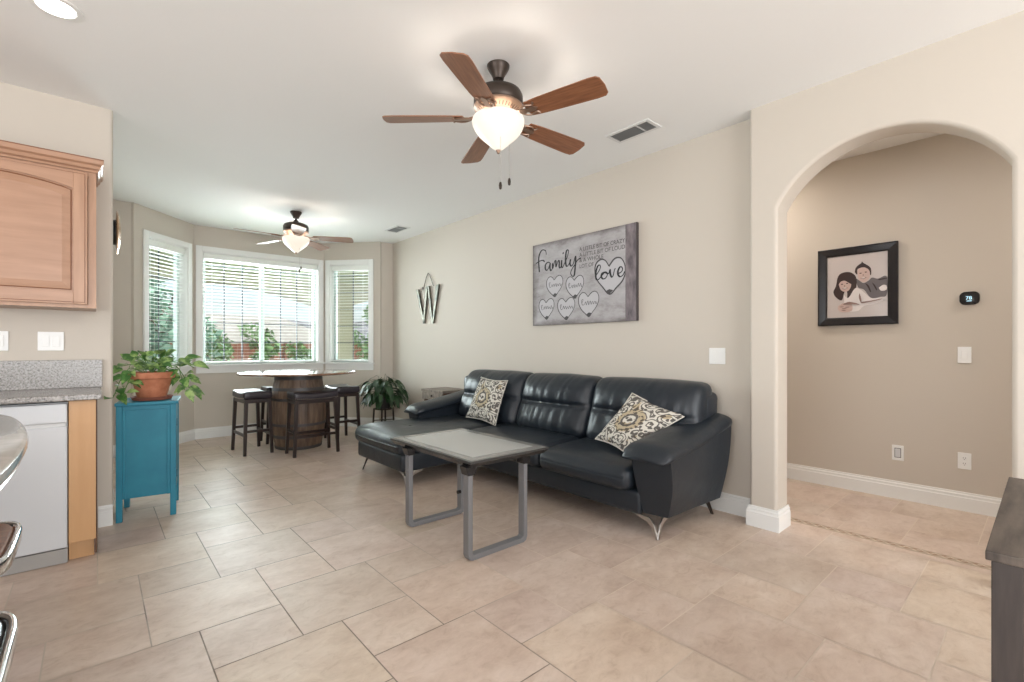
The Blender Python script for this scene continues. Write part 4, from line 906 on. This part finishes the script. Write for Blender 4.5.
bm = bmesh.new(); ribbon(bm, HRT, .010, -.0327, 1.3); ribbon(bm, [(p[0] + .004, p[1] - .006) for p in HRT], .004, -.0328, 1); bm.faces.new([bm.verts.new((cvx(p[0], 0)[0], -.0329, p[1])) for p in ((.915, .272), (.951, .241), (.992, .272), (.951, .285))]); link('heart_outline', bm, 'ink_grey', hb)
bm = bmesh.new()
for s_ in LOV: ribbon(bm, s_, .010, -.0332, 1.9)
link('lettering_love', bm, 'ink_black', cvn)
def fanfill(P, k):
    P = smooth_line([(q[0], 0, q[1]) for q in P], k)[:-1]; c = sum(P, Vector()) / len(P); b = bmesh.new(); V0 = b.verts.new((cvx(c.x, 0)[0], -.0325, c.z)); L = [b.verts.new((cvx(p.x, 0)[0], -.0325, p.z)) for p in P]
    for q in range(len(L)): b.faces.new((V0, L[q], L[(q + 1) % len(L)]))
    return b
# five small hearts with scribbled names
unit = [(-.02, .30), (-.18, .47), (-.36, .46), (-.49, .28), (-.48, .02), (-.34, -.22), (-.14, -.40), (.03, -.52), (.18, -.36), (.38, -.14), (.50, .10), (.49, .33), (.36, .48), (.17, .46), (-.02, .30)]
for i, ((cu, cv_), (wx, wz)) in enumerate((((.297, .374), (.215, .20)), ((.554, .342), (.215, .205)), ((.187, .160), (.205, .20)), ((.447, .147), (.215, .205)), ((.718, .172), (.232, .222)))):
    P = [(cu + x * wx, cv_ + z * wz) for x, z in unit]
    bm = fanfill(P, 4); h_ = link('small_heart', bm, 'heart_light', cvn)
    bm = bmesh.new(); ribbon(bm, P, .007, -.0327, 1.3); bm.faces.new([bm.verts.new((cvx(cu + x * wx, 0)[0], -.0329, cv_ + z * wz)) for x, z in ((-.10, -.42), (.03, -.52), (.15, -.38), (.02, -.34))]); link('heart_outline', bm, 'ink_grey', h_)
    rd = random.Random(i + 3); q = [(-.34, .02), (-.26, .20), (-.34, .16), (-.30, -.02), (-.20, .0)]; x = -.14
    while x < .34: q += [(x, .10 + rd.uniform(-.03, .05)), (x + .04, -.01 + rd.uniform(-.03, .01)), (x + .08, .07)]; x += .12
    bm = bmesh.new(); ribbon(bm, [(cu + a_ * wx, cv_ + b_ * wz) for a_, b_ in q], .0042, -.0330, 1.3); link('name_script', bm, 'ink_grey', h_)
for body, v, u1 in (('A LITTLE BIT OF CRAZY', .664, 1.112), ('A LITTLE BIT OF LOUD', .612, 1.112), ('& A WHOLE', .562, .885), ('LOT OF', .508, .776)):
    MT = Matrix.Translation((cvx(.612, 0)[0], -.0328, v)) @ Matrix.Rotation(R(90), 4, 'X'); o = textmesh('lettering_line', body, .050, 'ink_grey', cvn, MT, extrude=.0002)
    me = o.data; xs = [q.co.x for q in me.vertices]; k = (u1 - .612) / (max(xs) - min(xs)); x0 = min(xs)
    for q in me.vertices: q.co.x = x0 + (q.co.x - x0) * k
# ---------------------------------------------------------------- metal letter W
wa = empty('metal_letter', 'weathered metal letter W hanging from a wire on the far end of the long wall', 'wall art', (3.379, 5.54, 1.50), R(-90))
def strip(bm, y0, z0, y1, z1, w0, w1): prism(bm, [(-y0 + 5.54 - w0 / 2, z0 - 1.5), (-y0 + 5.54 + w0 / 2, z0 - 1.5 + .006), (-y1 + 5.54 + w1 / 2, z1 - 1.5), (-y1 + 5.54 - w1 / 2, z1 - 1.5)], lambda a, z: (a, -.030, z), lambda a, z: (a, -.008, z))
for args in ((5.797, 1.975, 5.622, 1.50, .060, .030), (5.545, 1.995, 5.63, 1.50, .055, .030), (5.51, 1.993, 5.407, 1.50, .040, .030), (5.280, 1.994, 5.395, 1.496, .075, .030)):
    bm = bmesh.new(); strip(bm, *args); link('letter_stroke', bm, 'art_metal', wa, bev=.003)
bm = bmesh.new(); tube(bm, smooth_line([(5.54 - 5.70, -.02, .44), (5.54 - 5.66, -.02, .50), (5.54 - 5.64, -.02, .47), (5.54 - 5.537, -.01, .678), (5.54 - 5.40, -.02, .51), (5.54 - 5.37, -.02, .49)], 3), .005, 6); link('hanging_wire', bm, 'bronze', wa)
# clock at the end of the kitchen wall
ck = empty('wall_clock', 'round gold-edged wall clock seen edge-on past the kitchen wall corner', 'clock', (.0905, 4.40, 1.99), R(90))
bm = bmesh.new(); 
def ylathe(bm, prof, n=40): loft(bm, [[(r_ * cos(2 * pi * i / n), -y, r_ * sin(2 * pi * i / n)) for i in range(n)] for r_, y in prof])
ylathe(bm, [(.085, 0), (.09, .012), (.09, .018)]); link('case_back', bm, 'black_plastic', ck, smooth=True)
bm = bmesh.new(); ylathe(bm, [(.085, .018), (.150, .022), (.155, .027), (.145, .034), (.128, .036)]); link('bezel', bm, 'clock_gold', ck, smooth=True)
bm = bmesh.new(); ylathe(bm, [(.128, .035), (.10, .043), (.05, .048), (.001, .049)]); link('domed_front', bm, 'clock_gold', ck, smooth=True)
# ---------------------------------------------------------------- teal cabinet with pothos
tc_ = empty('side_cabinet', 'teal painted side cabinet on short legs by the end of the kitchen wall', 'cabinet', (.103, 4.103, 0), R(-8.6))
CWd, CD, CZ = .328, .40, .80
for x in (0, CWd - .034):
    for y in (0, CD - .034): link('leg', BM(((x, y, 0), (x + .034, y + .034, .778))), 'teal_paint', tc_, bev=.003)
link('side_panel', BM(((.034, .012, .152), (CWd - .034, .022, .778))), 'teal_paint', tc_)
bm = bmesh.new(); box(bm, (.0342, .004, .748), (CWd - .0342, .0119, .777)); box(bm, (.0342, .004, .152), (.052, .0119, .7478)); box(bm, (CWd - .052, .004, .152), (CWd - .0342, .0119, .7478)); link('panel_moulding', bm, 'teal_paint', tc_, bev=.002)
link('side_panel', BM(((.034, CD - .022, .152), (CWd - .034, CD - .010, .778))), 'teal_paint', tc_)
link('back_panel', BM(((.006, .034, .152), (.018, CD - .034, .778))), 'teal_paint', tc_)
link('shelf', BM(((.018, .022, .152), (CWd - .03, CD - .022, .168))), 'teal_paint', tc_)
d_ = link('door', BM(((CWd - .022, .036, .165), (CWd - .004, CD - .036, .770))), 'teal_paint', tc_, bev=.003)
for z in (.26, .62): link('hinge', BM(((CWd - .004, .030, z), (CWd + .006, .040, z + .05))), 'teal_dark', tc_)
link('top', BM(((-.006, -.012, .7785), (CWd + .012, CD + .012, .80))), 'teal_paint', tc_, bev=.004)
pp = empty('potted_plant', 'trailing pothos in a terracotta pot on the teal side cabinet', 'potted plant', (.305, 4.22, .8005))
bm = bmesh.new(); lathe(bm, [(.088, 0), (.112, .004), (.120, .022), (.122, .026), (.112, .026), (.100, .010), (.05, .009)], n=40); link('saucer', bm, 'terracotta_dark', pp, smooth=True)
bm = bmesh.new(); lathe(bm, [(.060, .0105), (.082, .0115), (.090, .04), (.115, .150), (.1155, .152), (.128, .153), (.134, .156), (.137, .195), (.131, .199), (.120, .198), (.116, .17)], n=48); link('pot', bm, 'terracotta', pp, smooth=True)
bm = bmesh.new(); lathe(bm, [(.117, .176), (.06, .182), (.001, .184)], n=24, cap=False); link('soil', bm, 'soil', pp)
def leaf(bm, p, d, up, L, W, fold=.18, droop=.35, heart=True):
    """p base, d pointing direction, up approx normal"""
    d = d.normalized(); s = d.cross(up).normalized(); n_ = s.cross(d).normalized(); rows = []
    T = [0, .08, .2, .4, .6, .8, 1] if heart else [0, .15, .35, .55, .75, .9, 1]
    Wd = [.25, .78, 1.0, .92, .68, .34, .0] if heart else [.12, .55, .9, 1, .75, .38, 0]
    for t, w_ in zip(T, Wd):
        c = p + d * L * t - Vector((0, 0, 1)) * droop * L * t * t
        back = (-.10 * L if heart and t == 0 else 0)
        rows.append([c + s * (-W / 2 * w_) + n_ * fold * W / 2 * w_ + d * back, c, c + s * (W / 2 * w_) + n_ * fold * W / 2 * w_ + d * back])
    vv = [[bm.verts.new(q) for q in r] for r in rows]
    for a_, b_ in zip(vv, vv[1:]):
        bm.faces.new((a_[0], a_[1], b_[1], b_[0])); bm.faces.new((a_[1], a_[2], b_[2], b_[1]))
rd = random.Random(12); lf = bmesh.new(); stm = bmesh.new(); leaves = []
def vine(P, nl, Ls=.076, start=.3):
    P = smooth_line(P, 5); tube(stm, P, .0028, 5)
    for i in range(nl):
        t = start + (1 - start) * (i + .5) / nl; k = min(len(P) - 2, int(t * (len(P) - 1))); p = P[k]; tan = (P[k + 1] - P[k]).normalized()
        out = Vector((rd.uniform(-1, 1), rd.uniform(-1, .4), rd.uniform(-.3, .7))).normalized(); q = p + out * .04; tube(stm, [p, (p + q) / 2 + Vector((0, 0, .01)), q], .0016, 4)
        dd = (tan * .4 + out + Vector((0, -.25, -.1))).normalized(); leaf(lf, q, dd, Vector((rd.uniform(-.4, .4), -.6, .8)), Ls * rd.uniform(.75, 1.2), Ls * rd.uniform(.6, .8), .2, .3)
for q in range(8):
    a_ = 2 * pi * q / 8 + .2; r_ = rd.uniform(.10, .19); vine([(0, 0, .18), (.05 * cos(a_), .05 * sin(a_), .25), (r_ * cos(a_), r_ * sin(a_) * .7, .22 + rd.uniform(.03, .10))], 4)
vine([(-.05, 0, .19), (-.12, -.03, .23), (-.17, -.04, .16), (-.20, -.05, .07), (-.22, -.06, .02)], 9, .08)
vine([(-.04, -.02, .19), (-.10, -.07, .22), (-.14, -.08, .12), (-.17, -.09, .03)], 6, .075)
vine([(.05, 0, .19), (.14, -.02, .23), (.17, -.03, .15), (.19, -.02, .06)], 8, .085)
vine([(.05, .02, .19), (.13, .04, .24), (.18, .05, .18), (.22, .06, .09), (.24, .05, .04)], 8, .085)
vine([(.04, 0, .19), (.12, 0, .26), (.20, .0, .25), (.25, .0, .22)], 4, .10)
vine([(-.03, 0, .19), (-.1, .02, .25), (-.17, .03, .24)], 4, .09)
vine([(0, -.02, .19), (.0, -.05, .27), (.02, -.06, .31)], 4, .09); vine([(.03, 0, .19), (.05, .0, .27), (.06, .0, .32)], 4, .09); vine([(-.03, .02, .19), (-.05, .02, .28), (-.08, .02, .31)], 4, .09)
link('foliage', lf, 'pothos_leaf', pp, smooth=2); link('stems', stm, 'stem_green', pp)
# ---------------------------------------------------------------- plant by the sofa end
pl = empty('potted_plant', 'dark green drooping plant on a slender dark stand between bar stool and sofa', 'potted plant', (3.0, 6.10, 0))
sd = bmesh.new()
st_ = empty('plant_stand', 'slender dark metal plant stand under the drooping dark green plant', 'plant stand', (3.0, 6.10, 0))
bm = bmesh.new(); tube(bm, [(.125 * cos(2 * pi * i / 24), .125 * sin(2 * pi * i / 24), .33) for i in range(25)], .008, 6, cap=False); link('ring', bm, 'bronze', st_)
for k in range(4): a_ = pi / 4 + k * pi / 2 + .5; bm = bmesh.new(); bar(bm, (.128 * cos(a_), .128 * sin(a_), .34), (.145 * cos(a_), .145 * sin(a_), 0), .018, .018); link('leg', bm, 'bronze', st_)
for k in range(2):
    a_ = pi / 4 + k * pi / 2 + .5; bm = bmesh.new(); bar(bm, (.13 * cos(a_), .13 * sin(a_), .17 + k * .004), (-.13 * cos(a_), -.13 * sin(a_), .17 + k * .004), .012, .012); link('cross_brace', bm, 'bronze', st_); bm = bmesh.new(); bar(bm, (.127 * cos(a_), .127 * sin(a_), .328), (-.127 * cos(a_), -.127 * sin(a_), .328), .012, .006); link('cross_brace', bm, 'bronze', st_)
bm = bmesh.new(); lathe(bm, [(.055, .333), (.085, .334), (.11, .46), (.118, .50), (.112, .505), (.104, .48)], n=32); link('pot', bm, 'pot_dark', pl, smooth=True)
bm = bmesh.new(); lathe(bm, [(.106, .475), (.001, .485)], n=20, cap=False); link('soil', bm, 'soil', pl)
lf = bmesh.new(); stm = bmesh.new(); rd = random.Random(5)
for i in range(160):
    a_ = rd.uniform(0, 2 * pi); r_ = .26 * rd.uniform(.02, 1) ** .6; z = .50 + rd.uniform(-.10, .275) * (1 - (r_ / .42) ** 2) + .02
    z = max(z, .36 if r_ > .14 else .50); tip = Vector((r_ * cos(a_), r_ * sin(a_), z)); tube(stm, smooth_line([(.02 * cos(a_), .02 * sin(a_), .48), (r_ * .5 * cos(a_), r_ * .5 * sin(a_), z + .01), tip], 3), .0022, 4)
    dd = Vector((cos(a_ + rd.uniform(-.5, .5)), sin(a_ + rd.uniform(-.5, .5)), rd.uniform(-.5, .15))); leaf(lf, tip, dd, Vector((0, 0, 1)) + .4 * Vector((rd.uniform(-1, 1), rd.uniform(-1, 1), 0)), rd.uniform(.10, .145), rd.uniform(.055, .08), .25, rd.uniform(.4, 1.1), False)
link('foliage', lf, 'lily_leaf', pl, smooth=2); link('stems', stm, 'stem_dark', pl)
# ---------------------------------------------------------------- rustic end table behind the sofa arm
rt = empty('end_table', 'small rustic weathered wood end table against the wall past the sofa arm', 'table', (3.19, 4.86, 0))
link('table_top', BM(((-.19, -.25, .645), (.18, .23, .672))), 'rustic_grey', rt, bev=.003)
link('drawer_front', BM(((-.186, -.235, .55), (-.172, .215, .642))), 'rustic_grey', rt, bev=.003)
link('apron', BM(((-.170, -.236, .55), (.168, -.222, .642)), ((-.170, .202, .55), (.168, .216, .642)), ((.154, -.220, .55), (.168, .200, .642))), 'rustic_brown', rt)
for x in (-.168, .13):
    for y in (-.218, .160): link('leg', BM(((x, y, 0), (x + .038, y + .038, .64))), 'rustic_brown', rt)
link('lower_shelf', BM(((-.165, -.215, .16), (.165, .195, .18))), 'rustic_grey', rt)
bm = bmesh.new(); lathe(bm, [(.004, 0), (.012, .004), (.014, .012), (.008, .018), (.001, .02)], n=12); bmesh.ops.rotate(bm, verts=bm.verts, matrix=Matrix.Rotation(R(-90), 3, 'Y')); bmesh.ops.translate(bm, verts=bm.verts, vec=(-.186, -.01, .60)); link('knob', bm, 'bronze', rt)
# ---------------------------------------------------------------- console at the right edge
cs = empty('console_cabinet', 'dark grey-brown wood console at the bottom right edge', 'cabinet', (1.485, -.5, 0))
def cc(name, a_, b_, m_, par=cs, bev=.002): return cb(name, BM((a_, b_)), m_, cs, bev=bev)
cc('top', (1.215, -1.10, .783), (1.96, .078, .80), 'console_top')
cc('side_panel', (1.225, .045, .03), (1.945, .070, .782), 'console_dark'); cc('side_panel', (1.225, -1.09, .03), (1.945, -1.065, .782), 'console_dark')
cc('front_post', (1.2195, .030, 0), (1.2245, .0705, .7825), 'console_dark')
cc('back_panel', (1.93, -1.06, .03), (1.944, .042, .782), 'console_dark')
for i, yy_ in enumerate((-1.055, -.515)): cc('door', (1.232, yy_, .06), (1.25, yy_ + .53, .765), 'console_top')
cc('base', (1.25, -1.05, 0), (1.92, .03, .03), 'console_dark')
